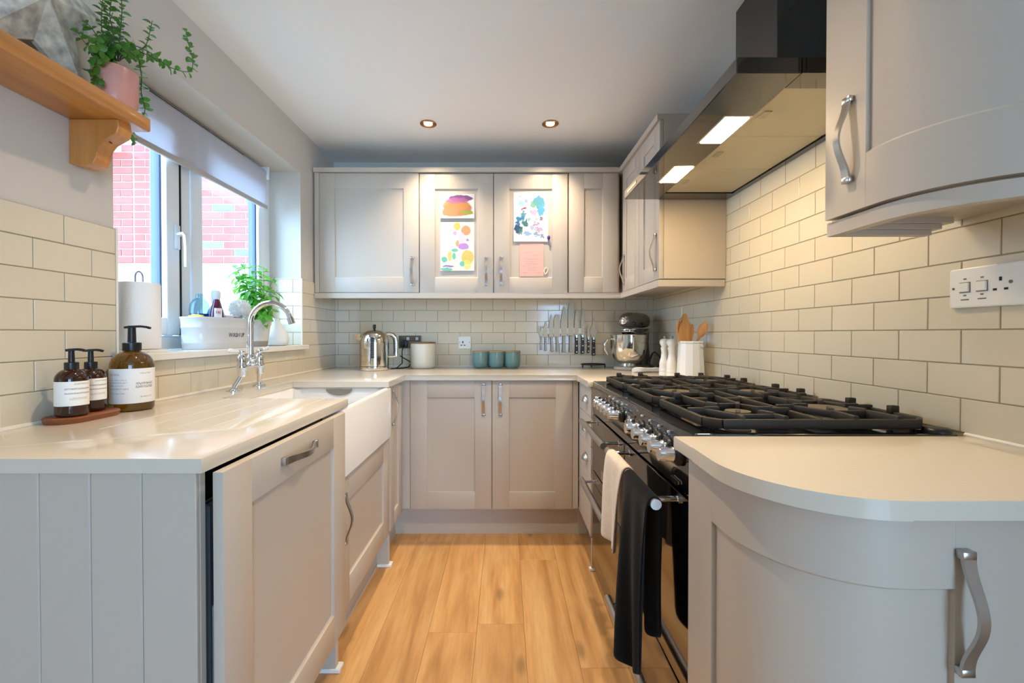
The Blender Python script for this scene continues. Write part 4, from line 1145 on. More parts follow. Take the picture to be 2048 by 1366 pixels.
# scrubbing brush: a round head full of bristles
sb = thing('dish_brush', 'round dish brush with pale bristles lying on top of the tub', 'brush', (-1.195, 1.955, WZ0 + .122))
q = G(); c0 = V(-1.205, 1.960, WZ0 + .176)
rbh = random.Random(2)
for i in range(900):
    zc = rbh.uniform(-1, 1); a = rbh.uniform(0, 6.283); s_ = math.sqrt(1 - zc * zc); d = V(s_ * math.cos(a), s_ * math.sin(a), zc)
    u = d.orthogonal().normalized() * .0007; w2 = d.cross(u.normalized()) * .0007; p0 = c0 + d * .010; p1 = c0 + d * rbh.uniform(.043, .048)
    t0 = [q.bm.verts.new(p0 + k_) for k_ in (u, w2, -u - w2)]; t1 = [q.bm.verts.new(p1 + k_ * 1.6) for k_ in (u, w2, -u - w2)]
    for k_ in range(3): q.bm.faces.new([t0[k_], t0[(k_ + 1) % 3], t1[(k_ + 1) % 3], t1[k_]])
    q.bm.faces.new(t1)
br = q.obj('bristles', M('pale_bristle', '#eeeae0', .8), sb); br['kind'] = 'stuff'
G().sphere(c0, .034).obj('brush_core', M('brush_core', '#ebe7de', .8), sb)
G().tube([c0, c0 + V(.006, .004, -.024), c0 + V(.020, -.03, -.042), c0 + V(.024, -.075, -.044)], [.006, .005, .006, .007], 10).obj('brush_handle', M('grey_handle', '#85868a', .4), sb)
G().tube([c0 + V(.010, -.03, -.036), c0 + V(.035, .02, -.034), c0 + V(.030, .045, -.030)], .0025, 8).obj('wire_clip', POLISH, sb)

# basil in a pale clay pot
CLAY = M('limewashed_clay', '#cfc6bb', .85, var=.10, vs_=14, bump=.15, bs=60)
CLAYD = M('damp_clay', '#9c9084', .85, var=.10, vs_=14)
bp = thing('potted_basil', 'bushy green basil plant in a limewashed clay pot on the window sill', 'plant', (-1.248, 2.175, WZ0))
c0 = (-1.248, 2.175, WZ0)
G().lathe([(.042, 0.0), (.044, .004), (.0475, .028)], c0, 36).obj('pot_base', CLAYD, bp)
G().lathe([(.0476, .0275), (.058, .104), (.0585, .106), (.0625, .107), (.0645, .132), (.063, .135), (.058, .135), (.055, .118), (0, .118)], c0, 36).obj('pot', CLAY, bp)
G().lathe([(.0555, .116), (0, .122)], c0, 20).obj('soil', SOIL, bp)
BG = leafy('basil_leaf', '#4f9a34', '#7cc63a')
LB = leaf_mesh('leaf', .056, .032, True, .3, BG)
SGB = M('basil_stem', '#6f8f4f', .5)
rl = random.Random(21)
bx, by, bz = c0
for px_, py_, Yt in ((464, 525, 2.13), (487, 524, 2.15), (512, 527, 2.18), (528, 535, 2.22), (442, 545, 2.11), (550, 555, 2.22), (470, 560, 2.2), (500, 550, 2.24), (556, 580, 2.2), (520, 570, 2.14), (455, 575, 2.14), (535, 600, 2.15), (490, 590, 2.12), (545, 622, 2.14), (508, 610, 2.10), (476, 612, 2.10), (528, 632, 2.08), (498, 575, 2.08), (540, 585, 2.10), (470, 540, 2.16), (515, 548, 2.12), (484, 632, 2.09)):
    tip = at(px_, py_, Yt); tip.x = min(max(tip.x, -1.335), -1.10)
    b0 = V(bx + rl.uniform(-.03, .03), by + rl.uniform(-.03, .03), bz + .118)
    mid = b0.lerp(tip, .55) + V(0, 0, .02)
    stem_leaves(bp, [b0, b0.lerp(mid, .5) + V(0, 0, .008), mid, tip], LB, .024, 1.0, rl, .16, droop=.5, r=.0016, smat=SGB)

# white bud vase
vsb = tag(G().lathe([(0, 0), (.040, 0), (.052, .006), (.0600, .026), (.0585, .046), (.047, .075), (.033, .100), (.023, .122), (.0175, .142), (.016, .146), (.012, .146), (.011, .12), (0, .118)], (-1.225, 2.315, WZ0), 36)
          .obj('bud_vase', M('chalky_ceramic', '#e4e4e2', .45, var=.04, vs_=10), None, origin=(-1.225, 2.315, WZ0)), 'white pear shaped bud vase on the window sill beside the basil', 'vase')
for v in vsb.data.vertices:
    if v.co.z > .07: v.co.y -= (v.co.z - .07) * .18

# ================================================================== BACK WALL AND WORKTOP THINGS
# kettle
KX, KY = -0.818, 2.700
kt = thing('kettle', 'polished steel electric kettle on the back worktop', 'kettle', (KX, KY, WT), R(13))
kt.scale = (1.10, 1.10, 1.0)
q = G(); q.lathe([(.078, 0), (.081, .003), (.081, .022), (.0805, .024)], (0, 0, 0), 48); q.obj('base', POLISH, kt, world=False)
G().lathe([(.079, .0235), (.079, .0275)], (0, 0, 0), 48).obj('base_gap', BLACKS, kt, world=False)
pr = [(.0808, .027), (.0808, .052), (.0800, .0525), (.0800, .0545), (.0808, .055), (.0806, .165), (.079, .190), (.075, .208), (.067, .224), (.054, .237), (.036, .246), (.016, .250), (0, .2505)]
G().lathe(pr, (0, 0, 0), 56).obj('body', POLISH, kt, world=False)
q = G(); q.lathe([(.010, .249), (.006, .253), (.006, .258), (.0085, .262), (.009, .280), (.007, .284), (0, .285)], (0, 0, 0), 20); q.obj('lid_knob', BLACKS, kt, world=False)
q = G(); q.loft([[(-.074, y, z) for y, z in ((-.018, .186), (.018, .186), (.022, .224), (-.022, .224))], [(-.095, y, z) for y, z in ((-.012, .192), (.012, .192), (.017, .223), (-.017, .223))], [(-.112, y, z) for y, z in ((-.005, .204), (.005, .204), (.009, .221), (-.009, .221))]])
q.obj('spout', POLISH, kt, world=False)
q = G(); pts = [(.066, 0, .224), (.085, 0, .226), (.104, 0, .218), (.117, 0, .200), (.122, 0, .175), (.1225, 0, .130), (.121, 0, .085)]
q.tube(pts, [.012, .0125, .0125, .0125, .012, .0115, .011], 16); hdl = q.obj('handle', POLISH, kt, world=False)
q = G(); q.tube([(.121, 0, .088), (.105, 0, .082), (.079, 0, .082)], .008, 12); q.obj('handle_strut', POLISH, hdl, world=False)
q = G(); q.tube([(.090, 0, .214), (.104, 0, .202), (.1095, 0, .175), (.1105, 0, .120), (.110, 0, .095)], .0045, 8); q.obj('handle_grip', BLACKS, hdl, world=False)
wnd = G().box(-.014, .004, -.0835, -.079, .078, .205, .004, 2).obj('water_window', BLACKS, kt, world=False)
for i in range(7):
    G().box(-.008, -.002, -.0842, -.083, .090 + i * .0135, .094 + i * .0135).obj('gauge_mark', GREYM, wnd, world=False)
# its flex and plug
q = G(); q.tube([(KX + .0945, 2.72, WT + .006), (KX + .125, 2.74, WT + .006), (KX + .15, 2.80, WT + .035), (KX + .135, 2.86, WT + .11), (-0.690, 2.915, 1.035), (-0.690, 2.928, 1.055)], .0035, 8)
q.tube([(KX + .0945, 2.735, WT + .005), (KX + .16, 2.78, WT + .005), (KX + .175, 2.88, WT + .006), (KX + .180, 2.94, WT + .03), (KX + .10, 2.95, WT + .075)], .0035, 8)
flex = tag(q.obj('kettle_flex', BLACKS, None, origin=(KX + .12, 2.8, WT)), 'black kettle flex trailing behind the crock to the dark socket', 'cable')
plg = tag(G().box(-0.713, -0.667, YB - .040, YB - .0075, 1.038, 1.088, .008, 2).obj('plug', BLACKS, None, origin=(-.69, YB - .02, 1.04)), 'black plug pushed into the dark double socket', 'plug')
# dark double socket
ds2 = thing('double_socket', 'dark nickel double socket on the back wall behind the kettle', 'socket', (-0.655, YB, 1.075))
G().box(-0.733, -0.577, YB - .008, YB + .001, 1.031, 1.119, .003, 2).obj('plate', M('black_nickel', '#6d665c', .3, .8), ds2)
for x in (-.672, -.662, -.61, -.60): G().box(x - .0035, x + .0035, YB - .0105, YB - .007, 1.088, 1.108, .001).obj('switch', PLASTW, ds2)
for x in (-.641, -.618): G().cyl((x, YB - .009, 1.058), (x, YB - .007, 1.058), .006, n=12).obj('pin_hole', PLASTW, ds2)
# white single socket
ws = thing('single_socket', 'white single socket on the back wall between the crock and the teal pots', 'socket', (-.277, YB, 1.071))
G().box(-.320, -.234, YB - .008, YB + .001, 1.028, 1.114, .003, 2).obj('plate', PLASTW, ws)
for x, z, a, b in ((-.290, 1.087 - .013, .004, .007), (-.300, 1.053, .006, .003), (-.278, 1.053, .006, .003)): 
    G().box(x - a, x + a, YB - .0088, YB - .0075, z - b, z + b).obj('pin_hole', DARKV, ws)
for x in (-.311, -.243): G().cyl((x, YB - .0088, 1.073), (x, YB - .0075, 1.073), .003, n=10).obj('screw', GREYM, ws)
# cream crock with wooden lid
ck_ = thing('storage_crock', 'tall cream crock with a flat dark wooden lid', 'crock', (-.548, 2.872, WT))
G().lathe([(.074, 0), (.079, .004), (.0805, .02), (.0805, .150), (.079, .162), (.076, .163), (0, .163)], (0, 0, 0), 44).obj('jar', M('cream_stoneware', '#e6dcc8', .35, var=.03, vs_=9), ck_, world=False)
G().lathe([(.074, .163), (.086, .1635), (.0865, .168), (.085, .172), (0, .1725)], (0, 0, 0), 40).obj('lid', LIDW, ck_, world=False)
# three teal pots
TEAL = M('teal_glaze', '#6f8f8a', .28, var=.06, vs_=12, bump=.06, bs=50, coat=.2)
for x, lb in ((-.166, 'teal lidded storage pot nearest the white socket'), (-.058, 'teal lidded storage pot in the middle of the row of three'), (.050, 'teal lidded storage pot nearest the knives')):
    t_ = thing('storage_pot', lb, 'pot', (x, 2.885, WT), group='teal storage pots')
    G().lathe([(.036, 0), (.042, .003), (.049, .016), (.0525, .035), (.053, .060), (.0525, .104), (.051, .105), (0, .105)], (0, 0, 0), 36).obj('jar', TEAL, t_, world=False)
    G().lathe([(.050, .105), (.0535, .1055), (.0535, .111), (.052, .112), (0, .1122)], (0, 0, 0), 32).obj('lid', wood_lid if 'wood_lid' in globals() else globals().setdefault('wood_lid', wood('pale_lid_wood', '#b08a57', '#bf9a66', '#96703f', 'X', .5, 2)), t_, world=False)

# magnetic rack with knives
RKZ = 1.128
rk = tag(G().box(.245, .548, YB - .016, YB - .0005, 1.128, 1.172, .002).obj('knife_rack', M('rack_steel', '#b5ab98', .35, .7), None, origin=(.4, YB, 1.128)), 'slim steel magnetic rack on the back wall tiles holding knives', 'rack')
KSTEEL = M('knife_handle_steel', '#9b9286', .45, .9)
BLADE = M('blade_steel', '#b3a996', .5, .85)
RIV = M('rivet', '#b9b6ae', .3, 1)
KY_ = YB - .0195
def kx(c): return (1060 + .1098 * c - 1010) * 2.95 / F_PX
def kz(c): return CAM_Z + (668 - (590 + .1098 * c)) * 2.95 / F_PX
def knife(name, label, xc, wb, zt, zb, ze, hm, hw, shape='point', rivets=0, lean=0.0):
    """blade from zb up to zt, handle from zb down to ze (crop units)"""
    x, w_ = kx(xc), wb * .1098 * 2.95 / F_PX; zt, zb, ze = kz(zt), kz(zb), kz(ze); hw = hw * .1098 * 2.95 / F_PX
    k_ = thing(name, label, 'knife' if 'knife' in name else 'utensil', (x, KY_, ze), group='knives on the rack')
    Hb = zt - zb; l, r = x - w_ / 2, x + w_ / 2
    if shape == 'point': pf = [(l, zb), (r, zb), (r, zb + Hb * .55), (r - w_ * .2, zb + Hb * .85), (r - w_ * .42, zt), (l + w_ * .30, zb + Hb * .88), (l, zb + Hb * .5)]
    elif shape == 'square': pf = [(l, zb), (r, zb), (r, zt - .004), (r - .004, zt), (l + w_ * .25, zt), (l, zt - Hb * .2)]
    elif shape == 'spade': pf = [(l + w_ * .3, zb), (r - w_ * .3, zb), (r, zb + Hb * .25), (r, zb + Hb * .38), (r - w_ * .36, zb + Hb * .62), (r - w_ * .44, zt), (l + w_ * .44, zt), (l + w_ * .36, zb + Hb * .62), (l, zb + Hb * .38), (l, zb + Hb * .25)]
    else:
        pf = [(l + w_ * .3, zb), (r - w_ * .3, zb), (r, zb + Hb * .35), (r, zt), (r - w_ * .18, zt), (r - w_ * .22, zb + Hb * .5), (x + w_ * .08, zb + Hb * .5), (x + w_ * .08, zt), (x - w_ * .08, zt), (x - w_ * .08, zb + Hb * .5), (l + w_ * .22, zb + Hb * .5), (l + w_ * .18, zt), (l, zt), (l, zb + Hb * .35)]
    G().prism([(a, KY_ + .0012, b) for a, b in pf], (0, .0016, 0)).obj('blade', BLADE, k_)
    q = G(); hx = x + lean
    q.prism([(a, KY_ - .006, b) for a, b in ((x - hw * .42, zb + .002), (x + hw * .42, zb + .002), (hx + hw * .5, ze + (zb - ze) * .25), (hx + hw * .5, ze + .004), (hx + hw * .3, ze), (hx - hw * .5, ze), (hx - hw * .55, ze + (zb - ze) * .12), (hx - hw * .38, ze + (zb - ze) * .45))], (0, .012, 0), .002, 1)
    h_ = q.obj('handle', hm, k_)
    if rivets:
        G().box(x - hw * .30, x + hw * .30, KY_ - .0062, KY_ + .005, zb - .010, zb + .010, .001).obj('bolster', RIV, h_)
        for i in range(rivets):
            z = zb - .022 - (zb - ze - .034) * i / (rivets - 1); G().cyl((x + lean * i / rivets, KY_ - .0072, z), (x + lean * i / rivets, KY_ - .005, z), .0042, n=12).obj('rivet', RIV, h_)
KB = M('black_knife_handle', '#1a191a', .4)
knife('carving_fork', 'steel fork at the end of the rack nearest the teal pots', 205, 85, 560, 760, 1000, KSTEEL, 38, 'fork')
knife('palette_knife', 'short all steel spreading knife beside the fork on the rack', 285, 75, 480, 775, 1020, KSTEEL, 40, 'point')
knife('kitchen_knife', 'short narrow all steel knife leaning on the rack', 385, 85, 350, 770, 1030, KSTEEL, 52, 'point', lean=.008)
knife('kitchen_knife', 'broad mid length all steel knife on the rack', 490, 110, 355, 770, 1030, KSTEEL, 52, 'square', lean=.006)
knife('kitchen_knife', 'long pointed all steel chef knife on the rack', 620, 115, 195, 755, 1045, KSTEEL, 62, 'point')
knife('kitchen_knife', 'longest all steel knife with a squared tip on the rack', 745, 100, 140, 745, 1040, KSTEEL, 62, 'square')
knife('kitchen_knife', 'black handled broad blade knife next to the all steel knives', 850, 80, 240, 755, 1070, KB, 55, 'point', 3)
knife('kitchen_knife', 'black handled long slim knife on the rack', 960, 62, 215, 750, 1070, KB, 60, 'point', 3)
knife('kitchen_knife', 'small black handled paring knife on the rack', 1065, 45, 520, 790, 1055, KB, 42, 'point', 3)
knife('cake_server', 'black handled steel cake server at the mixer end of the rack', 1160, 140, 400, 790, 1105, KB, 58, 'spade', 3)

# iron trivet
tv = thing('trivet', 'small black iron trivet on the back worktop below the knives', 'trivet', (.592, 2.892, WT))
q = G(); q.tube([(.078 * math.cos(R(a)), .060 * math.sin(R(a)), .022) for a in range(0, 360, 15)], .0045, 8, closed=True)
q.tube([(.045 * math.cos(R(a)), .035 * math.sin(R(a)), .022) for a in range(0, 360, 20)], .004, 8, closed=True)
for a in range(0, 360, 45): q.tube([(.0, .0, .022), (.078 * math.cos(R(a)), .060 * math.sin(R(a)), .022)], .0035, 6)
q.obj('ring_plate', IRON, tv, world=False)
for x, y in ((-.072, -.02), (.072, -.02), (0, .058)): G().tube([(x, y, .022), (x * 1.03, y * 1.03, .012), (x * 1.03, y * 1.03, 0)], [.005, .0045, .004], 8).obj('foot', IRON, tv, world=False)

# stand mixer, built facing -X then turned
mxr = thing('stand_mixer', 'grey stand mixer with a polished steel bowl in the corner', 'mixer', (.792, 2.735, WT), R(50))
GREY = M('mixer_grey', '#5f594f', .3, coat=.4)
GREY2 = M('mixer_silver_grey', '#8d8a84', .3, coat=.3)
q = G(); q.loft([rrect(-.105, .245, -.088, .088, .08, 0), rrect(-.110, .250, -.092, .092, .085, .006), rrect(-.106, .246, -.088, .088, .08, .018), rrect(-.075, .238, -.062, .062, .055, .026)]); q.obj('base', GREY2, mxr, world=False)
q = G(); q.loft([rrect(.120, .235, -.055, .055, .04, .022), rrect(.135, .232, -.050, .050, .04, .09), rrect(.140, .228, -.044, .044, .04, .17), rrect(.120, .230, -.048, .048, .04, .26)]); q.obj('column', GREY, mxr, world=False)
# tilting head: rounded sections along X
rings = []
for i in range(17):
    t = i / 16; x = -.095 + .345 * t
    if t < .2: k_ = math.sin(R(90 * (t / .2) * .9 + 9)) ** .6
    elif t > .78: k_ = max(math.cos(R(90 * (t - .78) / .22 * .97)), .02) ** .5
    else: k_ = 1
    hh_ = .052 * k_; ww = .056 * k_; zc_ = .305 + .006 * math.sin(math.pi * t)
    rings.append([(x, ww * math.copysign(abs(math.cos(R(a))) ** .8, math.cos(R(a))), zc_ + hh_ * math.copysign(abs(math.sin(R(a))) ** .8, math.sin(R(a))) * (1 if math.sin(R(a)) > 0 else .85)) for a in range(0, 360, 15)])
hd_ = G().loft(rings).obj('head', GREY, mxr, world=False)
mh = Matrix.Translation((-.090, 0, .305)) @ Matrix.Rotation(R(-90), 4, 'Y')
G().lathe([(.024, -.006), (.024, .010), (.020, .014), (0, .015)], (0, 0, 0), 24, mh).obj('attachment_cap', CHROME, hd_, world=False)
G().cyl((-.06, -.048, .292), (-.06, -.062, .290), .009, n=14).obj('lock_knob', BLACKS, hd_, world=False)
G().cyl((.06, -.052, .288), (.06, -.062, .288), .005, n=12).obj('speed_lever', BLACKS, hd_, world=False)
G().lathe([(.046, .262), (.050, .258), (.050, .248), (.045, .244), (.045, .236), (.042, .226), (.030, .222), (0, .222)], (-.02, 0, 0), 32).obj('beater_hub', CHROME, mxr, world=False)
G().cyl((-.02, 0, .15), (-.02, 0, .225), .010, n=12).obj('shaft', CHROME, mxr, world=False)
bp_ = [(.050, .018), (.048, .034), (.046, .040), (.066, .046), (.092, .070), (.106, .102), (.112, .140), (.113, .195), (.113, .218), (.117, .221), (.115, .223), (.110, .219), (.108, .140), (.088, .072), (.060, .052), (0, .050)]
bw = G().lathe(bp_, (-.02, 0, 0), 48).obj('bowl', POLISH, mxr, world=False)
q = G(); mrot = Matrix.Rotation(R(-40), 4, 'Z')
q.tube([Matrix.Translation((-.02, 0, 0)) @ mrot @ V(*p_) for p_ in ((-.108, 0, .195), (-.140, 0, .190), (-.158, 0, .165), (-.156, 0, .125), (-.138, 0, .095))], [.006, .007, .0075, .007, .004], 10); q.obj('bowl_handle', POLISH, bw, world=False)
q = G(); q.loft([[(.01 + x_, y_ - .098, z_) for x_, y_, z_ in ((-.035, 0, .226), (.035, 0, .226), (.030, -.004, .229), (-.030, -.004, .229))], [(.01 + x_, y_ - .115, z_) for x_, y_, z_ in ((-.020, 0, .246), (.055, 0, .262), (.05, -.004, .266), (-.016, -.004, .250))]]); q.obj('pouring_shield', CHROME, bw, world=False)
# cable loops beside the mixer
pts = []
for i in range(46):
    a = R(i * 24); k_ = 1 + .10 * math.sin(i * 1.7)
    pts.append((.925 + .034 * k_ * math.cos(a) + .006 * math.sin(a * .31), 2.655 + .012 * math.sin(a * .37), WT + .058 + .052 * k_ * math.sin(a)))
cbl = tag(G().tube(pts, .0035, 7).obj('mixer_cable', BLACKS, None, origin=(.925, 2.655, WT)), 'coiled black mixer cable leaning in the corner beside the mills', 'cable')
# spoon rest
q = G(); rings = []
for x, wv, zt in ((.752, .010, .010), (.762, .030, .020), (.785, .042, .026), (.81, .038, .026), (.835, .026, .024), (.862, .020, .024), (.90, .020, .026), (.925, .020, .026)):
    rings.append([(x, 2.545 - wv, WT + .006), (x, 2.545 - wv * .6, WT), (x, 2.545 + wv * .6, WT), (x, 2.545 + wv, WT + .006), (x, 2.545 + wv, WT + zt), (x, 2.545 + wv * .7, WT + zt * .8 - .002), (x, 2.545 - wv * .7, WT + zt * .8 - .002), (x, 2.545 - wv, WT + zt)])
tag(q.loft(rings).obj('spoon_rest', CERAMIC, None, origin=(.84, 2.545, WT), sharp=50), 'long white ceramic spoon rest on the worktop in front of the mixer', 'spoon rest')
# salt and pepper mills
MILL = M('white_lacquer', '#e9e5dc', .22, coat=.3)
for x, y, lb in ((.8700, 2.345, 'white turned wooden mill standing nearer the mixer'), (.8800, 2.270, 'white turned wooden mill standing beside the utensil jug')):
    m_ = thing('pepper_mill', lb, 'mill', (x, y, WT), group='white mills')
    G().lathe([(.030, 0), (.031, .004), (.031, .016), (.029, .018), (.030, .022), (.030, .034), (.0285, .037), (.0295, .042), (.0285, .048), (.029, .062), (.0275, .075), (.0215, .095), (.0185, .115), (.0185, .128), (.0215, .145), (.0225, .150), (.0215, .154)], (0, 0, 0), 32).obj('body', MILL, m_, world=False)
    G().lathe([(.020, .154), (.0195, .160), (.024, .166), (.0275, .176), (.0275, .186), (.024, .194), (.014, .199), (0, .200)], (0, 0, 0), 32).obj('top', MILL, m_, world=False)
    G().lathe([(.006, .198), (.004, .202), (.008, .206), (.0085, .211), (.006, .214), (0, .2145)], (0, 0, 0), 16).obj('finial', STEEL, m_, world=False)
# utensil jug: faceted white jug
JX, JY = .9250, 2.145
jg = thing('utensil_jug', 'tall white faceted ceramic jug holding wooden utensils beside the hob', 'jug', (JX, JY, WT))
def octo(r, z, n=12): return [(JX + r * math.cos(R(360 / n * i + 15)), JY + r * math.sin(R(360 / n * i + 15)), WT + z) for i in range(n)]
G().loft([octo(.064, 0), octo(.067, .004), octo(.067, .014), octo(.0585, .170), octo(.0575, .178), octo(.0605, .181), octo(.0605, .189), octo(.058, .190), octo(.0545, .186), octo(.0545, .16), octo(.060, .015)]).obj('body', CERAMIC, jg, sharp=20)
G().sphere((JX + .030, JY - .047, WT + .165), (.012, .008, .010), 12, 8).obj('lug', CERAMIC, jg)
JF = WT + .0155
# wooden spatula with thong, and two spoons
def utensil(name, label, prof, y, th, bend=0.0):
    q = G(); q.prism([(x, y, z) for x, z in prof], (0, th, 0), .002, 1)
    return q.obj(name, SPOONW, None, origin=(prof[0][0], y, min(z for _, z in prof))), label
def pz(px_, py_, Y=2.14): v = at(px_, py_, Y); return (v.x, v.z)
sp = thing('wooden_spatula', 'carved wooden spatula with a leather thong standing in the jug', 'spatula', (JX - .02, JY, JF))
prof = [pz(*p_) for p_ in ((1357, 640), (1352, 655), (1355, 668), (1357, 684), (1384, 684), (1387, 668), (1388, 655), (1386, 648), (1382, 650), (1377, 645), (1375, 630), (1371, 627), (1365, 629), (1363, 640), (1361, 646))]
q = G(); q.prism([(x, 2.138, z) for x, z in prof], (0, .009, 0), .002, 1); q.box(JX - .026, JX - .010, 2.138, 2.147, JF, CAM_Z - .035, .002); q.obj('blade', SPOONW, sp)
q = G(); q.tube([at(1366, 634, 2.135), at(1360, 638, 2.13), at(1358, 650, 2.13), at(1356, 666, 2.132), at(1359, 652, 2.134), at(1364, 640, 2.135)], .0014, 6); q.obj('thong', M('leather_thong', '#8a5424', .7), sp)
ss = thing('wooden_spoon', 'wooden spoon leaning out of the jug towards the tiled wall', 'spoon', (JX, JY, JF))
d = (at(1412, 645, 2.11) - at(1394, 683, 2.135)); a_ = at(1394, 683, 2.135)
q = G(); base = V(JX + .012, JY - .02, JF + .0062)
q.tube([base, a_, a_ + d * .25], [.005, .0055, .007], 10); hs_ = q.obj('handle', SPOONW, ss)
c_ = a_ + d * .62; ax = d.normalized(); rings = []
for i in range(11):
    t = -1 + 2 * i / 10; wv = .022 * math.sqrt(max(1 - t * t, .02)); p_ = c_ + d * .40 * t
    side = V(.75, -.66, 0).normalized(); side = (side - ax * side.dot(ax)).normalized(); nn = ax.cross(side)
    rings.append([p_ + side * wv * math.cos(R(a)) + nn * (.007 * math.sqrt(max(1 - t * t, .05)) * math.sin(R(a))) for a in range(0, 360, 30)])
G().loft(rings).obj('bowl', SPOONW, ss)

# ================================================================== COOKER SWITCH ON THE RIGHT WALL
sw = thing('cooker_switch', 'white cooker switch and socket plate on the tiles below the curved wall cabinet', 'switch', (XR, .905, 1.231))
XP = XR - .0095
G().box(XP, XR + .001, .832, .982, 1.187, 1.275, .004, 2).obj('plate', PLASTW, sw)
G().cyl((XP - .0008, .972, 1.231), (XP + .001, .972, 1.231), .0026, n=10).obj('screw', REDM, sw)
for y in (.948, .914):
    G().box(XP - .004, XP + .001, y - .010, y + .010, 1.222, 1.242, .0015).obj('rocker', PLASTW, sw)
    G().box(XP - .0006, XP + .001, y - .0112, y + .0112, 1.2205, 1.2435).obj('rocker_gap', GREYM, sw)
    G().box(XP - .0005, XP + .001, y - .008, y + .008, 1.204, 1.2065).obj('print', GREYM, sw)
    G().box(XP - .0005, XP + .001, y - .003, y + .003, 1.213, 1.216).obj('print', GREYM, sw)
    G().box(XP - .0005, XP + .001, y - .003, y + .003, 1.249, 1.252).obj('print', GREYM, sw)
for y, z, a, b in ((.880, 1.243, .0025, .004), (.890, 1.222, .0035, .0022), (.870, 1.222, .0035, .0022)):
    G().box(XP - .0005, XP + .001, y - a, y + a, z - b, z + b).obj('pin_hole', DARKV, sw)
G().cyl((XP - .0008, .862, 1.235), (XP + .001, .862, 1.235), .0035, n=10).obj('neon', GREYM, sw)

# ================================================================== CHILDREN'S PAINTINGS
def art(name, base, blobs, warp=.06, wsc=9):
    m = bpy.data.materials.new(name); m.use_nodes = True; nt = m.node_tree; N = nt.nodes.new; L = nt.links.new
    p_ = nt.nodes['Principled BSDF']; p_.inputs['Roughness'].default_value = .8
    t = N('ShaderNodeTexCoord'); n = N('ShaderNodeTexNoise'); n.inputs['Scale'].default_value = wsc; n.inputs['Detail'].default_value = 4
    L(t.outputs['Generated'], n.inputs['Vector'])
    s1_ = N('ShaderNodeVectorMath'); s1_.operation = 'SUBTRACT'; s1_.inputs[1].default_value = (.5, .5, .5); L(n.outputs['Color'], s1_.inputs[0])
    s2_ = N('ShaderNodeVectorMath'); s2_.operation = 'SCALE'; s2_.inputs['Scale'].default_value = warp * 2; L(s1_.outputs[0], s2_.inputs[0])
    ad = N('ShaderNodeVectorMath'); ad.operation = 'ADD'; L(t.outputs['Generated'], ad.inputs[0]); L(s2_.outputs[0], ad.inputs[1])
    mk = N('ShaderNodeVectorMath'); mk.operation = 'MULTIPLY'; mk.inputs[1].default_value = (1, 0, 1); L(ad.outputs[0], mk.inputs[0])
    cur = None
    for (cx, cz_, rx, rz_, c_, op) in blobs:
        a = N('ShaderNodeVectorMath'); a.operation = 'SUBTRACT'; a.inputs[1].default_value = (cx, 0, cz_); L(mk.outputs[0], a.inputs[0])
        b = N('ShaderNodeVectorMath'); b.operation = 'MULTIPLY'; b.inputs[1].default_value = (1 / rx, 0, 1 / rz_); L(a.outputs[0], b.inputs[0])
        l_ = N('ShaderNodeVectorMath'); l_.operation = 'LENGTH'; L(b.outputs[0], l_.inputs[0])
        mr = N('ShaderNodeMapRange'); mr.inputs[1].default_value = .92; mr.inputs[2].default_value = 1.05; mr.inputs[3].default_value = op; mr.inputs[4].default_value = 0; L(l_.outputs['Value'], mr.inputs[0])
        mx_ = N('ShaderNodeMix'); mx_.data_type = 'RGBA'; L(mr.outputs[0], mx_.inputs[0])
        if cur is None: mx_.inputs[6].default_value = lin(base)
        else: L(cur, mx_.inputs[6])
        mx_.inputs[7].default_value = lin(c_); cur = mx_.outputs[2]
    L(cur, p_.inputs['Base Color']); return m
PFY = FYW + .0082
def paper(name, label, cat, px0, px1, py0, py1, mat, curl, y=PFY):
    a = at(px0, py1, y); b = at(px1, py0, y); q = G()
    rings = []
    for i in range(9):
        t = i / 8; o = curl * (1 - t) ** 2 + .0012
        z = a.z + (b.z - a.z) * t
        rings.append([(a.x, y - o, z), (b.x, y - o * .8, z), (b.x, y - o * .8 + .0006, z), (a.x, y - o + .0006, z)])
    return tag(q.loft(rings).obj(name, mat, None, origin=((a.x + b.x) / 2, y, a.z), sharp=60), label, cat)
O, PU, YE, TQ = '#a96d48', '#6f4676', '#c4b258', '#67b3a0'
paper('painting', 'childs painting of an orange and purple patch on a wall cabinet door', 'painting', 881, 949, 389, 438,
      art('orange_painting', '#d6cfce', [(.52, .40, .42, .33, O, 1), (.45, .55, .38, .25, '#b77a4a', .9), (.30, .25, .25, .18, '#c67a52', 1), (.60, .82, .36, .13, PU, 1), (.50, .72, .34, .12, '#9a5a86', .8), (.78, .24, .20, .11, '#87873a', 1), (.66, .50, .12, .16, '#a9743e', .6)], .06, 7), .010)
paper('painting', 'childs painting of pastel blots in yellow orange lilac and turquoise', 'painting', 881, 949, 445, 542,
      art('pastel_painting', '#d9d5c8', [(.22, .55, .16, .22, '#d9d3c8', .7), (.30, .80, .10, .18, '#d3cdd0', .6), (.49, .91, .10, .08, YE, 1), (.75, .83, .14, .10, '#cc9068', 1), (.43, .77, .05, .04, '#b795c8', 1), (.62, .66, .10, .13, '#c9b4d6', .8), (.68, .50, .16, .07, '#a982c4', 1), (.80, .63, .04, .03, '#a982c4', 1),
       (.50, .56, .05, .06, '#dd9a62', 1), (.42, .42, .10, .035, TQ, 1), (.80, .28, .18, .15, YE, .95), (.78, .12, .12, .10, '#dcc96a', .8), (.28, .30, .07, .10, '#dcb868', .9), (.40, .30, .05, .07, TQ, 1), (.12, .23, .08, .06, TQ, 1), (.64, .14, .07, .06, TQ, 1), (.24, .09, .17, .02, '#8d78a8', 1), (.18, .03, .18, .03, TQ, 1)], .03, 6), .006)
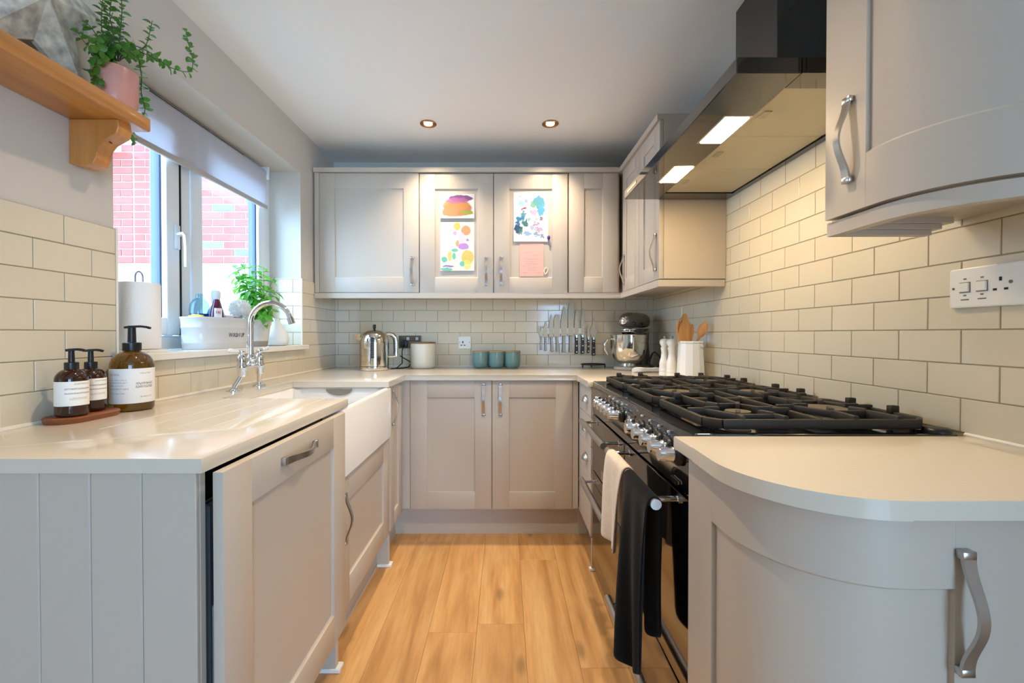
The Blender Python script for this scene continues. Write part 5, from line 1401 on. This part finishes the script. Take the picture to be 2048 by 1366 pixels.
BL_, GR_, NV = '#4c88a0', '#356f6e', '#2b4c64'
paper('painting', 'childs painting of blue and green blots on a wall cabinet door', 'painting', 1027, 1096, 386, 484,
      art('blue_painting', '#dbd7d8', [(.74, .80, .16, .14, BL_, 1), (.80, .64, .12, .12, '#4b94b8', 1), (.60, .76, .12, .07, '#4f8f86', .9), (.22, .80, .09, .06, '#7fb2c6', .8), (.36, .82, .04, .05, '#6a8fae', .8), (.20, .93, .03, .015, '#5a7f9a', .8), (.45, .94, .03, .015, '#6f9ab0', .7), (.30, .66, .06, .025, '#8a3a58', 1), (.58, .60, .13, .05, '#9a90b4', .9), (.28, .54, .09, .07, BL_, 1), (.20, .46, .13, .05, '#2f78a4', 1),
       (.12, .38, .07, .04, '#2a6a98', 1), (.34, .37, .09, .06, GR_, 1), (.14, .26, .11, .085, NV, 1), (.20, .20, .05, .07, GR_, .9), (.42, .46, .07, .03, '#5a90ac', .8), (.66, .48, .07, .05, '#9a96b8', .8), (.80, .46, .03, .05, '#57607c', .9), (.66, .36, .10, .03, '#8a78a0', .9), (.55, .30, .08, .05, '#7f9ab0', .8), (.74, .24, .13, .03, '#a284b0', .9), (.40, .17, .10, .05, '#6f9ac0', .9), (.66, .16, .10, .03, '#6f8fa4', .9), (.82, .12, .07, .03, '#6a7aa8', .9)], .10, 11), .006)
paper('note', 'pink handwritten sheet stuck below the blue painting', 'note', 1039, 1087, 484, 553,
      art('pink_note', '#d9ada2', [(.5, .90, .40, .012, '#d09a92', .7), (.35, .69, .22, .012, '#c69490', .6), (.72, .60, .14, .010, '#c69490', .6), (.5, .50, .34, .012, '#c08f8c', .6), (.4, .43, .30, .010, '#c08f8c', .6), (.55, .36, .36, .010, '#c08f8c', .6), (.3, .30, .2, .010, '#c08f8c', .6), (.55, .24, .3, .010, '#c08f8c', .6), (.5, .18, .24, .008, '#c08f8c', .6), (.25, .10, .15, .010, '#c69490', .6), (.78, .10, .12, .008, '#c69490', .6)], .04, 14), .003)
m1 = at(1097, 476, PFY)
tag(G().sphere((m1.x, PFY - .008, m1.z), (.010, .007, .013), 14, 8).obj('magnet', M('purple_magnet', '#4a3a86', .4), None, origin=(m1.x, PFY - .008, m1.z)), 'small purple magnet at the edge of the blue painting', 'magnet')
tag(G().tube([at(1099, 482, PFY - .004), at(1100, 490, PFY - .005), at(1102, 495, PFY - .004)], [.004, .006, .002], 8).obj('ribbon', M('grey_ribbon', '#8d8aa0', .6), None, origin=at(1100, 489, PFY)), 'short grey ribbon hanging from the purple magnet', 'ribbon')
q = G(); q.tube([at(a, b, PFY - .004) for a, b in ((1089, 548), (1088, 542), (1091, 536), (1095, 536), (1096, 540), (1094, 546), (1090, 549))], [.003, .004, .003, .002, .003, .005, .004], 8)
tag(q.obj('paper_charm', M('cream_charm', '#e3d7b4', .6), None, origin=at(1092, 543, PFY)), 'small cream ring shaped charm beside the pink sheet', 'charm')
